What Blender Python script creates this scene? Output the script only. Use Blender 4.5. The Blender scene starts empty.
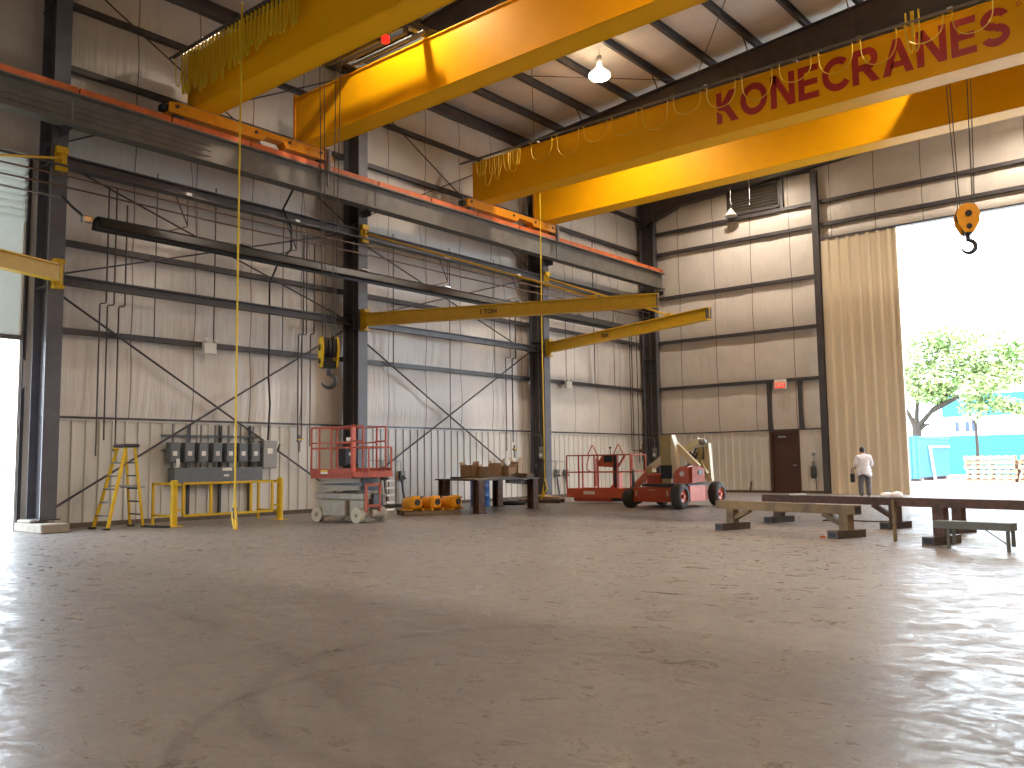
import bpy, math, random
from mathutils import Matrix, Vector
PI = math.pi
R = math.radians
random.seed(7)
COL = bpy.context.scene.collection
WM = {}          # world matrices of everything built so far

# ------------------------------------------------------------------ materials
def mat(name, col, rough=.5, metal=0, var=0, scale=6, col2=None, bump=0, bscale=30, spec=.5, coat=0, stretch=None, emit=None, estr=0, rvar=0):
    m = bpy.data.materials.new(name); m.use_nodes = True
    nt = m.node_tree; n = nt.nodes; l = nt.links
    b = n['Principled BSDF']
    b.inputs['Base Color'].default_value = (*col, 1)
    b.inputs['Roughness'].default_value = rough
    b.inputs['Metallic'].default_value = metal
    b.inputs['Specular IOR Level'].default_value = spec
    b.inputs['Coat Weight'].default_value = coat
    b.inputs['Coat Roughness'].default_value = .2
    if emit:
        b.inputs['Emission Color'].default_value = (*emit, 1); b.inputs['Emission Strength'].default_value = estr
    tc = n.new('ShaderNodeTexCoord'); src = tc.outputs['Object']
    if stretch:
        mp = n.new('ShaderNodeMapping'); mp.inputs['Scale'].default_value = stretch
        l.new(src, mp.inputs['Vector']); src = mp.outputs['Vector']
    if var or rvar:
        no = n.new('ShaderNodeTexNoise'); no.inputs['Scale'].default_value = scale; no.inputs['Detail'].default_value = 6
        no.inputs['Roughness'].default_value = .65
        l.new(src, no.inputs['Vector'])
        if var:
            mr = n.new('ShaderNodeMapRange'); mr.inputs[1].default_value = .35; mr.inputs[2].default_value = .65
            l.new(no.outputs['Fac'], mr.inputs[0])
            mx = n.new('ShaderNodeMix'); mx.data_type = 'RGBA'
            c2 = col2 or tuple(c * (1 - var) for c in col)
            mx.inputs[6].default_value = (*col, 1); mx.inputs[7].default_value = (*c2, 1)
            l.new(mr.outputs[0], mx.inputs[0]); l.new(mx.outputs[2], b.inputs['Base Color'])
        if rvar:
            mr2 = n.new('ShaderNodeMapRange'); mr2.inputs[1].default_value = .3; mr2.inputs[2].default_value = .7
            mr2.inputs[3].default_value = max(.05, rough - rvar); mr2.inputs[4].default_value = min(1, rough + rvar)
            l.new(no.outputs['Fac'], mr2.inputs[0]); l.new(mr2.outputs[0], b.inputs['Roughness'])
    if bump:
        nb = n.new('ShaderNodeTexNoise'); nb.inputs['Scale'].default_value = bscale; nb.inputs['Detail'].default_value = 4
        l.new(src, nb.inputs['Vector'])
        bp = n.new('ShaderNodeBump'); bp.inputs['Strength'].default_value = bump; bp.inputs['Distance'].default_value = .03
        l.new(nb.outputs['Fac'], bp.inputs['Height']); l.new(bp.outputs['Normal'], b.inputs['Normal'])
    return m

M = {}
M['steel'] = mat('dark_primer_steel', (.070, .062, .068), .42, var=.35, scale=3)
M['steel_blue'] = mat('lit_grey_blue_steel', (.125, .125, .150), .42, var=.25, scale=3)  # lighter, bluer copy of the primer steel: light painted into the column flanges
M['runway'] = mat('grey_runway_steel', (.17, .155, .135), .45, var=.3, scale=2.5)
M['crane'] = mat('crane_yellow_paint', (.85, .405, .003), .43, var=.06, scale=1.5, spec=.12, bump=.02, bscale=3)
M['crane_o'] = mat('crane_orange_yellow_paint', (.78, .29, .008), .35, var=.2, scale=5)
M['jib'] = mat('jib_yellow_paint', (.66, .40, .008), .4, var=.15, scale=6)
M['safety'] = mat('safety_yellow_paint', (.78, .50, .01), .45, var=.15, scale=9)
M['rail_o'] = mat('orange_rail_paint', (.72, .155, .035), .5, var=.3, scale=4)
M['red'] = mat('red_lettering', (.42, .018, .012), .45)
M['cable_y'] = mat('yellow_cable', (.75, .52, .02), .4)
M['black'] = mat('black_rubber', (.018, .018, .020), .6, var=.3, scale=12)
M['dkgrey'] = mat('dark_grey_metal', (.05, .05, .055), .4, var=.2, scale=8)
M['tube'] = mat('black_heater_tube', (.014, .014, .015), .42, var=.3, scale=4)
M['chrome'] = mat('bright_metal', (.62, .6, .57), .25, metal=1)
M['galv'] = mat('galvanised_conduit', (.28, .27, .26), .45, metal=.5, var=.3, scale=9)
M['conduit'] = mat('dark_conduit', (.085, .070, .060), .5, var=.3, scale=9)
M['copper'] = mat('rusty_pipe', (.16, .085, .055), .5, var=.3, scale=9)
M['elec'] = mat('grey_enclosure_paint', (.135, .150, .165), .42, var=.15, scale=7)
M['elec2'] = mat('light_grey_enclosure_paint', (.27, .27, .26), .42, var=.12, scale=7)
M['white'] = mat('white_plastic', (.75, .74, .70), .4)
M['label'] = mat('white_label', (.72, .70, .66), .5)
M['lred'] = mat('lift_red_orange_paint', (.46, .070, .024), .6, var=.3, scale=7)
M['lorange'] = mat('lift_orange_paint', (.66, .11, .035), .4, var=.25, scale=6)
M['lgrey'] = mat('lift_warm_grey_paint', (.34, .30, .235), .5, var=.25, scale=6)
M['cream'] = mat('lift_cream_paint', (.72, .63, .40), .42, var=.12, scale=6)
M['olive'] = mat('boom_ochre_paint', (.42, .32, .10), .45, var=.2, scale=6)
M['tyre'] = mat('tyre_rubber', (.028, .026, .025), .75, var=.5, scale=12, col2=(.07, .06, .052))
M['solidtyre'] = mat('pale_solid_tyre', (.50, .44, .33), .7, var=.2, scale=12)
M['rust'] = mat('rusted_steel', (.155, .072, .045), .7, var=.4, scale=9, col2=(.07, .045, .038))
M['rust_y'] = mat('worn_ochre_steel', (.33, .21, .085), .65, var=.6, scale=1.7, col2=(.12, .085, .055), rvar=.1)
M['dark_top'] = mat('worn_dark_steel_plate', (.085, .058, .045), .5, var=.4, scale=6)
M['wood'] = mat('rough_pallet_wood', (.26, .17, .10), .8, var=.35, scale=14, stretch=(1, 6, 6))
M['pine'] = mat('pale_pallet_wood', (.36, .21, .12), .8, var=.25, scale=14, stretch=(1, 6, 6))
M['card'] = mat('brown_cardboard', (.42, .25, .13), .8, var=.2, scale=9)
M['card2'] = mat('pale_cardboard', (.55, .38, .24), .8, var=.2, scale=9)
M['blue'] = mat('blue_drum_paint', (.012, .12, .42), .35, var=.15, scale=6)
M['brown'] = mat('brown_door_paint', (.075, .030, .018), .4, var=.12, scale=4)
M['hoist'] = mat('hoist_amber_paint', (.85, .36, .008), .35, var=.12, scale=9)
M['pier'] = mat('concrete_pier', (.36, .31, .25), .85, var=.3, scale=7, bump=.2)
M['bench'] = mat('grey_green_bench_paint', (.17, .18, .155), .5, var=.2, scale=8)
M['paper'] = mat('white_paper', (.85, .86, .90), .6)
M['dump'] = mat('blue_container_paint', (.010, .105, .27), .5, var=.2, scale=3)
M['dump2'] = mat('lit_container_and_trailer_blue', (.045, .20, .33), .5, var=.15, scale=3)  # paler copy for the container's lit end; also the trailer's own colour
M['bark'] = mat('tree_bark', (.045, .032, .022), .9, var=.4, scale=12)
M['leaf'] = mat('green_leaves', (.085, .17, .03), .6, var=.5, scale=.9, col2=(.42, .46, .20))
M['bldblue'] = mat('turquoise_facade', (.010, .15, .205), .6, var=.1, scale=1)
M['bldwhite'] = mat('white_facade', (.85, .85, .83), .6)
M['win'] = mat('dark_window_glass', (.02, .035, .075), .3)
M['asphalt'] = mat('pale_yard_concrete', (.62, .60, .56), .9, var=.12, scale=1.2)
M['skin'] = mat('skin', (.50, .27, .18), .55)
M['hair'] = mat('black_hair', (.012, .010, .010), .6)
M['shirt'] = mat('white_shirt_cloth', (.74, .73, .78), .8, var=.06, scale=9, bump=.3, bscale=14)
M['trouser'] = mat('grey_trouser_cloth', (.13, .13, .145), .85, var=.15, scale=12)
M['beige'] = mat('beige_corrugated_door_steel', (.70, .60, .44), .42, var=.08, scale=2, stretch=(1, 1, .3))
M['bulb'] = mat('lamp_glow', (1, .9, .75), .4, emit=(1, .80, .52), estr=13)
M['exit'] = mat('exit_sign_red_glow', (.6, .03, .02), .4, emit=(1, .08, .04), estr=.9)
M['redlamp'] = mat('red_signal_lens', (.6, .01, .01), .3, emit=(1, .02, .01), estr=1.5)
M['wains'] = mat('white_liner_panel', (.66, .63, .575), .38, var=.1, scale=1.3, stretch=(1, 1, .4))
M['base'] = mat('dirty_base_angle', (.15, .115, .085), .8, var=.4, scale=5)
M['curtain'] = mat('vinyl_door_curtain', (.52, .53, .46), .55, var=.08, scale=2)

_n = M['curtain'].node_tree; _t = _n.nodes.new('ShaderNodeBsdfTranslucent'); _t.inputs['Color'].default_value = (.62, .62, .54, 1)
_x = _n.nodes.new('ShaderNodeMixShader'); _x.inputs[0].default_value = .07
_o = _n.nodes['Material Output']; _n.links.new(_n.nodes['Principled BSDF'].outputs[0], _x.inputs[1]); _n.links.new(_t.outputs[0], _x.inputs[2]); _n.links.new(_x.outputs[0], _o.inputs['Surface'])
def insulation_mat(name, seam_axis, period, phase, col=(.70, .65, .60)):
    m = mat(name, col, .34, var=.10, scale=1.6, spec=.55)
    nt = m.node_tree; n = nt.nodes; l = nt.links; b = n['Principled BSDF']
    tc = n.new('ShaderNodeTexCoord'); mp = n.new('ShaderNodeMapping')
    sc = [9, 9, 9]; sc[2] = .55
    if seam_axis is None: sc = [.55, 9, 9]
    mp.inputs['Scale'].default_value = sc
    l.new(tc.outputs['Object'], mp.inputs['Vector'])
    no = n.new('ShaderNodeTexNoise'); no.inputs['Scale'].default_value = .8; no.inputs['Detail'].default_value = 5
    l.new(mp.outputs['Vector'], no.inputs['Vector'])
    bp = n.new('ShaderNodeBump'); bp.inputs['Strength'].default_value = .55; bp.inputs['Distance'].default_value = .05
    l.new(no.outputs['Fac'], bp.inputs['Height']); l.new(bp.outputs['Normal'], b.inputs['Normal'])
    if seam_axis is not None:
        sx = n.new('ShaderNodeSeparateXYZ'); l.new(tc.outputs['Object'], sx.inputs[0])
        a = n.new('ShaderNodeMath'); a.operation = 'ADD'; a.inputs[1].default_value = 1000 + phase
        l.new(sx.outputs[seam_axis], a.inputs[0])
        d = n.new('ShaderNodeMath'); d.operation = 'MODULO'; d.inputs[1].default_value = period
        l.new(a.outputs[0], d.inputs[0])
        lt = n.new('ShaderNodeMath'); lt.operation = 'LESS_THAN'; lt.inputs[1].default_value = .03
        l.new(d.outputs[0], lt.inputs[0])
        src = b.inputs['Base Color'].links[0].from_socket
        mx = n.new('ShaderNodeMix'); mx.data_type = 'RGBA'; mx.inputs[7].default_value = (.20, .17, .15, 1)
        l.new(src, mx.inputs[6]); l.new(lt.outputs[0], mx.inputs[0]); l.new(mx.outputs[2], b.inputs['Base Color'])
    return m

def floor_mat():
    m = bpy.data.materials.new('sealed_concrete_floor'); m.use_nodes = True
    nt = m.node_tree; n = nt.nodes; l = nt.links; b = n['Principled BSDF']
    tc = n.new('ShaderNodeTexCoord'); P = tc.outputs['Object']
    def noise(s, det=6, stretch=None, ro=.6, dist=0):
        src = P
        if stretch:
            mp = n.new('ShaderNodeMapping'); mp.inputs['Scale'].default_value = stretch; l.new(P, mp.inputs['Vector']); src = mp.outputs['Vector']
        x = n.new('ShaderNodeTexNoise'); x.inputs['Scale'].default_value = s; x.inputs['Detail'].default_value = det
        x.inputs['Roughness'].default_value = ro; x.inputs['Distortion'].default_value = dist
        l.new(src, x.inputs['Vector']); return x.outputs['Fac']
    def rng(v, a, c, d=0, e=1):
        x = n.new('ShaderNodeMapRange'); x.inputs[1].default_value = a; x.inputs[2].default_value = c
        x.inputs[3].default_value = d; x.inputs[4].default_value = e; l.new(v, x.inputs[0]); return x.outputs[0]
    def mix(f, A, B):
        x = n.new('ShaderNodeMix'); x.data_type = 'RGBA'; l.new(f, x.inputs[0])
        for s, v in ((6, A), (7, B)):
            if isinstance(v, tuple): x.inputs[s].default_value = (*v, 1)
            else: l.new(v, x.inputs[s])
        return x.outputs[2]
    def math_(op, a, c=None):
        x = n.new('ShaderNodeMath'); x.operation = op
        for i, v in enumerate((a, c)):
            if v is None: continue
            if isinstance(v, (int, float)): x.inputs[i].default_value = v
            else: l.new(v, x.inputs[i])
        return x.outputs[0]
    c = mix(rng(noise(.35, 5), .3, .7), (.315, .278, .250), (.24, .213, .196))
    c = mix(rng(noise(1.6, 8, ro=.7, dist=.6), .42, .72, 0, .75), c, (.20, .175, .158))
    c = mix(rng(noise(11, 8, ro=.85), .36, .64, 0, .45), c, (.165, .145, .132))
    c = mix(rng(noise(7, 8, ro=.75), .52, .72, 0, .6), c, (.36, .325, .295))
    # tyre tracks: arcs of circles, broken up by tread noise
    sx = n.new('ShaderNodeSeparateXYZ'); l.new(P, sx.inputs[0])
    tread = rng(noise(14, 3, ro=.8), .38, .58, .15, 1)
    patch = rng(noise(1.1, 3), .36, .56, .1, 1)
    for (cx, cy, r, w, s) in TRACKS:
        dx = math_('SUBTRACT', sx.outputs[0], cx); dy = math_('SUBTRACT', sx.outputs[1], cy)
        d = math_('SQRT', math_('ADD', math_('MULTIPLY', dx, dx), math_('MULTIPLY', dy, dy)))
        e = math_('ABSOLUTE', math_('SUBTRACT', d, r))
        f = rng(e, w * .5, w, 1, 0)
        if w < .11 and s > .3: f = math_('MULTIPLY', f, rng(sx.outputs[0], 17.0, 17.7, 1, 0))
        f = math_('MULTIPLY', math_('MULTIPLY', f, tread), math_('MULTIPLY', patch, s))
        c = mix(f, c, (.085, .068, .058))
    c = mix(rng(noise(22, 8, ro=.85), .40, .70, 0, .5), c, (.15, .13, .118))
    c = mix(rng(noise(3.0, 8, stretch=(1, .5, 1), ro=.75, dist=.4), .52, .70, 0, .4), c, (.17, .145, .13))
    l.new(c, b.inputs['Base Color'])
    rr = rng(noise(3.4, 10, stretch=(1, 1.4, 1), ro=.85, dist=.6), .40, .60, .19, .66)
    l.new(rr, b.inputs['Roughness'])
    b.inputs['Specular IOR Level'].default_value = .42
    bp = n.new('ShaderNodeBump'); bp.inputs['Strength'].default_value = .14; bp.inputs['Distance'].default_value = .012
    l.new(noise(12, 9, ro=.85), bp.inputs['Height']); l.new(bp.outputs['Normal'], b.inputs['Normal'])
    return m
TRACKS = []
def circ(a, b, c):
    ax, ay = a; bx, by = b; cx, cy = c
    d = 2 * (ax * (by - cy) + bx * (cy - ay) + cx * (ay - by))
    ux = ((ax * ax + ay * ay) * (by - cy) + (bx * bx + by * by) * (cy - ay) + (cx * cx + cy * cy) * (ay - by)) / d
    uy = ((ax * ax + ay * ay) * (cx - bx) + (bx * bx + by * by) * (ax - cx) + (cx * cx + cy * cy) * (bx - ax)) / d
    return ux, uy, math.hypot(ax - ux, ay - uy)
for pts, w, s in ((((16.01, -29.95), (15.09, -28.9), (15.15, -27.76)), .085, .60),
                  (((15.2, -29.06), (16.01, -29.36), (17.15, -29.89)), .10, .55),
                  (((15.61, -28.59), (16.19, -27.86), (17.67, -27.7)), .05, .65),
                  (((12.5, -25.5), (15.5, -23.2), (19.5, -24.5)), .07, .2),
                  (((9.5, -20.5), (13, -21.8), (16.0, -20.6)), .07, .2)):
    x, y, r = circ(*pts); TRACKS.append((x, y, r, w, s))

# ------------------------------------------------------------------ mesh builder
class MB:
    def __init__(s): s.v = []; s.f = []; s.sm = []
    def add(s, vs, fs, smooth=False):
        o = len(s.v); s.v += [tuple(p) for p in vs]
        for f in fs: s.f.append(tuple(i + o for i in f)); s.sm.append(smooth)
        return s
    def box(s, x0, x1, y0, y1, z0, z1):
        vs = [(x, y, z) for z in (z0, z1) for y in (y0, y1) for x in (x0, x1)]
        return s.add(vs, [(0, 2, 3, 1), (4, 5, 7, 6), (0, 1, 5, 4), (2, 6, 7, 3), (0, 4, 6, 2), (1, 3, 7, 5)])
    def cbox(s, c, d, rz=0, bev=0):
        hx, hy, hz = d[0] / 2, d[1] / 2, d[2] / 2
        ca, sa = math.cos(rz), math.sin(rz)
        if bev:
            ring = []
            b = bev
            for (sx, sy) in ((1, 1), (-1, 1), (-1, -1), (1, -1)):
                p1 = (sx * hx, sy * (hy - b)); p2 = (sx * (hx - b), sy * hy)
                ring += [p1, p2] if sx * sy > 0 else [p2, p1]
            N = 8; vs = []
            inner = [(x * (1 - b / hx), y * (1 - b / hy)) for x, y in ring]
            for rg, z in ((inner, -hz), (ring, -hz + b), (ring, hz - b), (inner, hz)):
                for x, y in rg: vs.append((c[0] + x * ca - y * sa, c[1] + x * sa + y * ca, c[2] + z))
            fs = [tuple(range(N - 1, -1, -1)), tuple(range(3 * N, 4 * N))]
            for k in range(3):
                for i in range(N): fs.append((k * N + i, k * N + (i + 1) % N, (k + 1) * N + (i + 1) % N, (k + 1) * N + i))
            return s.add(vs, fs)
        vs = []
        for z in (-hz, hz):
            for y in (-hy, hy):
                for x in (-hx, hx): vs.append((c[0] + x * ca - y * sa, c[1] + x * sa + y * ca, c[2] + z))
        return s.add(vs, [(0, 2, 3, 1), (4, 5, 7, 6), (0, 1, 5, 4), (2, 6, 7, 3), (0, 4, 6, 2), (1, 3, 7, 5)])
    def bar(s, p, q, w, h=None, up=(0, 0, 1)):
        p, q = Vector(p), Vector(q); h = h or w
        d = (q - p).normalized(); u = Vector(up)
        if abs(d.dot(u)) > .98: u = Vector((0, 1, 0))
        r = d.cross(u).normalized(); u = r.cross(d).normalized()
        vs = []
        for e in (p, q):
            for a, b in ((-1, -1), (1, -1), (1, 1), (-1, 1)): vs.append(e + r * a * w / 2 + u * b * h / 2)
        return s.add(vs, [(0, 1, 2, 3), (7, 6, 5, 4), (0, 4, 5, 1), (1, 5, 6, 2), (2, 6, 7, 3), (3, 7, 4, 0)])
    def ibeam(s, p, q, w, h, tf=.03, tw=.02, up=(0, 0, 1)):
        p, q = Vector(p), Vector(q); d = (q - p).normalized(); u = Vector(up)
        r = d.cross(u).normalized(); u = r.cross(d).normalized()
        for a in (-1, 1):
            o = u * a * (h / 2 - tf / 2); s.bar(p + o, q + o, w, tf, up)
        return s.bar(p, q, tw, h - 2 * tf, up)
    def cyl(s, p, q, r, n=12, r2=None, cap=True):
        p, q = Vector(p), Vector(q); r2 = r if r2 is None else r2
        d = (q - p).normalized(); u = Vector((0, 0, 1))
        if abs(d.dot(u)) > .98: u = Vector((1, 0, 0))
        a = d.cross(u).normalized(); b = d.cross(a)
        vs = []
        for e, rr in ((p, r), (q, r2)):
            for i in range(n): t = 2 * PI * i / n; vs.append(e + (a * math.cos(t) + b * math.sin(t)) * rr)
        s.add(vs, [(i, n + i, n + (i + 1) % n, (i + 1) % n) for i in range(n)], True)
        if cap: s.add(vs, [tuple(range(n)), tuple(range(2 * n - 1, n - 1, -1))])
        return s
    def tube(s, pts, r, n=6, radii=None):
        pts = [Vector(p) for p in pts]; vs = []; N = len(pts)
        prev = None
        for i, p in enumerate(pts):
            d = (pts[min(i + 1, N - 1)] - pts[max(i - 1, 0)]).normalized()
            if prev is None:
                u = Vector((0, 0, 1)) if abs(d.z) < .95 else Vector((0, 1, 0))
                a = d.cross(u).normalized()
            else:
                a = (prev - d * prev.dot(d)).normalized()
            prev = a; b = d.cross(a)
            rr = radii[i] if radii else r
            for k in range(n): t = 2 * PI * k / n; vs.append(p + (a * math.cos(t) + b * math.sin(t)) * rr)
        fs = [(i * n + k, i * n + (k + 1) % n, (i + 1) * n + (k + 1) % n, (i + 1) * n + k) for i in range(N - 1) for k in range(n)]
        s.add(vs, fs, True)
        return s.add(vs, [tuple(range(n - 1, -1, -1)), tuple(range((N - 1) * n, N * n))])
    def lathe(s, prof, c=(0, 0, 0), n=20, axis='z'):
        vs = []
        for r, h in prof:
            for k in range(n):
                t = 2 * PI * k / n; a, b = r * math.cos(t), r * math.sin(t)
                vs.append({'z': (c[0] + a, c[1] + b, c[2] + h), 'x': (c[0] + h, c[1] + a, c[2] + b), 'y': (c[0] + a, c[1] + h, c[2] + b)}[axis])
        return s.add(vs, [(i * n + k, i * n + (k + 1) % n, (i + 1) * n + (k + 1) % n, (i + 1) * n + k) for i in range(len(prof) - 1) for k in range(n)], True)
    def sphere(s, c, r, n=14, m=9, sc=(1, 1, 1)):
        vs = [(c[0] + r * sc[0] * math.sin(PI * (i / m)) * math.cos(2 * PI * k / n), c[1] + r * sc[1] * math.sin(PI * i / m) * math.sin(2 * PI * k / n), c[2] + r * sc[2] * math.cos(PI * i / m)) for i in range(m + 1) for k in range(n)]
        return s.add(vs, [(i * n + k, (i + 1) * n + k, (i + 1) * n + (k + 1) % n, i * n + (k + 1) % n) for i in range(m) for k in range(n)], True)
    def prism(s, poly, a, b, axis='y'):
        """poly: 2-D outline; extruded along axis from a to b. axis y: (x,z); x: (y,z); z: (x,y)"""
        def P(u, v, w): return {'y': (u, w, v), 'x': (w, u, v), 'z': (u, v, w)}[axis]
        n = len(poly); vs = [P(u, v, a) for u, v in poly] + [P(u, v, b) for u, v in poly]
        fs = [tuple(range(n - 1, -1, -1)), tuple(range(n, 2 * n))] + [(i, (i + 1) % n, n + (i + 1) % n, n + i) for i in range(n)]
        return s.add(vs, fs)
    def build(s, name, m, parent=None, local=False):
        me = bpy.data.meshes.new(name)
        o = bpy.data.objects.new(name, me); COL.objects.link(o)
        vs = s.v
        if parent is not None:
            W = WM[parent]; o.parent = parent; WM[o] = W
            if not local:
                I = W.inverted(); vs = [I @ Vector(p) for p in vs]
        elif not local:
            c = Vector(((min(p[0] for p in vs) + max(p[0] for p in vs)) / 2, (min(p[1] for p in vs) + max(p[1] for p in vs)) / 2, min(p[2] for p in vs)))
            if s.keep: c = Vector((0, 0, 0))
            o.location = c; WM[o] = Matrix.Translation(c); vs = [Vector(p) - c for p in vs]
        else: WM[o] = Matrix.Identity(4)
        me.from_pydata([tuple(p) for p in vs], [], s.f)
        me.polygons.foreach_set('use_smooth', s.sm)
        me.materials.append(M[m] if isinstance(m, str) else m)
        me.update(); return o
    keep = False

def tag(o, label, cat, group=None):
    o['label'] = label; o['category'] = cat
    if group: o['group'] = group
    return o
def thing(name, label, cat, loc=(0, 0, 0), rz=0, group=None):
    o = bpy.data.objects.new(name, None); COL.objects.link(o); o.empty_display_size = .2
    o.location = loc; o.rotation_euler = (0, 0, rz)
    WM[o] = Matrix.Translation(loc) @ Matrix.Rotation(rz, 4, 'Z')
    return tag(o, label, cat, group)
def struct(name, mb, m):
    mb.keep = True
    o = mb.build(name, m); o['kind'] = 'structure'; return o
def copy_tree(o, parent=None):
    c = o.copy(); COL.objects.link(c); WM[c] = WM[o]
    if parent: c.parent = parent
    for ch in list(o.children): copy_tree(ch, c)
    return c
def place(o, loc, rz=0):
    o.location = loc; o.rotation_euler = (0, 0, rz); WM[o] = Matrix.Translation(loc) @ Matrix.Rotation(rz, 4, 'Z')

# ================================================================== the hall
GZ = [2.40, 4.26, 6.22, 8.12, 10.04, 10.93]          # girts of the back wall
LZ = [2.40, 4.26, 6.22, 8.12, 10.22, 11.70]          # girts of the left wall
CY = [-24.80, -16.45, -7.95, -.22]                   # columns of the left wall
def rtop(x): return 12.98 + .083 * min(x, 40 - x)    # top of the rafters
def deck(x): return rtop(x) + .27

struct('floor', MB().box(-.3, 40, -50, .35, -.3, 0), floor_mat())

def bulge(z, zs):
    for a, b in zip(zs[:-1], zs[1:]):
        if a <= z <= b: return math.sin(PI * (z - a) / (b - a)) ** .6
    return 0
def pillow(axis, a0, a1, z0, ztop, zs, amp=.09, step=.35):
    """insulation facing held between the girts, seen from inside: bulges into the room"""
    mb = MB(); na = max(1, round((a1 - a0) / step)); nz = 64
    for i in range(na + 1):
        a = a0 + (a1 - a0) * i / na; zt = ztop(a) if callable(ztop) else ztop
        for j in range(nz + 1):
            z = z0 + (zt - z0) * j / nz
            d = amp * bulge(z, zs) + .012 * math.sin(a * 2.3 + z) + .010 * math.sin(a * 5.1 - z * .7)
            mb.v.append((d, a, z) if axis == 'x' else (a, -d, z))
    for i in range(na):
        for j in range(nz):
            p = i * (nz + 1) + j; f = (p, p + 1, p + nz + 2, p + nz + 1)
            mb.f.append(f if axis == 'y' else f[::-1]); mb.sm.append(True)
    return mb
def merge(*ms):
    o = MB()
    for m in ms:
        k = len(o.v); o.v += m.v; o.f += [tuple(i + k for i in f) for f in m.f]; o.sm += m.sm
    return o
INS_L = insulation_mat('white_faced_insulation_left', 1, 1.6, .35)
INS_B = insulation_mat('white_faced_insulation_back', 0, 1.62, .86)
INS_C = insulation_mat('white_faced_insulation_roof', None, 1, 0, (.68, .63, .58))
DO0, DO1, DOZ = -34.2, -25.08, 8.02                  # left doorway (along Y) and the top of its roll-up curtain
zs_l = [0] + LZ + [12.9]; zs_b = [0] + GZ + [12.2, 15.2]
wl = merge(pillow('x', DO1, 0, 0, 13.3, zs_l), pillow('x', DO0, DO1, DOZ, 13.3, [DOZ, 10.22, 11.7, 12.9]), pillow('x', -50, DO0, 0, 13.3, zs_l, step=1.5))
for (a, b, c, d) in ((DO1, .3, 0, 13.4), (DO0, DO1, DOZ, 13.4), (-50, DO0, 0, 13.4)): wl.box(-.2, -.06, a, b, c, d)
wall_left = struct('wall_left', wl, INS_L)
OX0, OX1, OZ = 8.15, 19.5, 9.52                      # big doorway in the back wall
wb = merge(pillow('y', 0, OX0, 0, lambda x: deck(x) + .02, zs_b), pillow('y', OX0, OX1, OZ, lambda x: deck(x) + .02, [OZ] + GZ[4:] + [12.2, 15.2]), pillow('y', OX1, 40, 0, lambda x: deck(x) + .02, zs_b, step=1.5))
wb.box(-.2, OX0, .06, .2, 0, 13); wb.box(OX1, 40, .06, .2, 0, 13); wb.box(OX0, OX1, .06, .2, OZ, 13)
wb.prism([(0, 13), (40, 13), (40, 13.2), (20, 15.0), (0, 13.2)], .06, .2, 'y')
wall_back = struct('wall_back', wb, INS_B)
struct('wall_right', MB().box(40, 40.2, -50, .2, 0, 13.4), INS_L)
struct('wall_front', MB().prism([(-.2, 0), (40.2, 0), (40.2, 13.4), (20, 15.1), (-.2, 13.4)], -50.2, -50, 'y'), INS_B)

# roof: insulation sagging between the purlins, a closed deck above
PX = [.1 + 1.52 * k for k in range(14)]; PX[-1] = 19.9
mb = MB()
xs = []
for a, b in zip(PX[:-1], PX[1:]): xs += [a + (b - a) * k / 6 for k in range(6)]
xs.append(PX[-1]); xs = [-.1] + xs + [20.0]
xs = xs + [40 - x for x in reversed(xs[:-1])]
ny = 60
for x in xs:
    xx = min(x, 40 - x); t = ((xx - .1) / 1.52) % 1
    for j in range(ny + 1):
        y = -50.1 + 50.2 * j / ny
        sag = .10 * math.sin(PI * t) * (.6 + .4 * math.sin(PI * (((y + .2) / 8.35) % 1)))
        mb.v.append((x, y, deck(x) - sag))
for i in range(len(xs) - 1):
    for j in range(ny):
        p = i * (ny + 1) + j; mb.f.append((p, p + 1, p + ny + 2, p + ny + 1)); mb.sm.append(True)
mb.prism([(-.4, 13.32), (20, 15.05), (40.4, 13.32), (40.4, 13.5), (20, 15.25), (-.4, 13.5)], -50.3, .35, 'y')
ceiling = struct('ceiling', mb, INS_C)
for x in PX + [40 - x for x in PX[:-1]]:
    z = deck(x)
    if x < 20: m_ = MB().bar((x, -50, z - .13), (x, -.1, z - .13), .025, .25); m_.bar((x + .04, -50, z - .25), (x + .04, -.1, z - .25), .10, .03); m_.bar((x + .04, -50, z - .01), (x + .04, -.1, z - .01), .10, .02)
    else: m_ = MB().bar((x, -50, z - .13), (x, -.1, z - .13), .06, .25)
    m_.build('purlin', 'steel', ceiling)
for y in (-.3, -8.0, -16.45, -24.8, -33.1, -41.5, -49.8):
    m_ = MB()
    for sgn in (0, 1):
        X = (lambda x: x) if not sgn else (lambda x: 40 - x)
        lo = [(.15, 11.3), (2.2, 11.98), (9.0, 12.40), (20, 13.75)]
        m_.prism([(X(a), b) for a, b in lo] + [(X(20), rtop(20)), (X(.15), rtop(.15))], y - .012, y + .012, 'y')
        for (a, b), (c, d) in zip(lo[:-1], lo[1:]): m_.bar((X(a), y, b), (X(c), y, d), .30, .035)
        m_.bar((X(.15), y, rtop(.15) - .015), (X(20), y, rtop(20) - .015), .30, .03)
    m_.build('rafter', 'steel', ceiling)
    if y > -30:      # flange braces up to the purlins
        for x in (3.2, 6.2, 9.3, 12.3): MB().bar((x - .1, y - .1, 12.3 + .06 * x), (x - .05, y - 1.0, deck(x) - .25), .03).build('flange_brace', 'steel', ceiling)
# roof rods
for (x0, y0, x1, y1) in ((.6, -8.1, 7.0, -16.3), (7.0, -8.1, .6, -16.3), (7.2, -8.1, 13.8, -16.3), (13.8, -8.1, 7.2, -16.3), (.6, -.4, 7, -7.9), (.6, -16.6, 7, -24.6), (7, -16.6, .6, -24.6)):
    MB().cyl((x0, y0, rtop(x0) - .18), (x1, y1, rtop(x1) - .18), .014, 5).build('roof_brace_rod', 'steel', ceiling)

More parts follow.
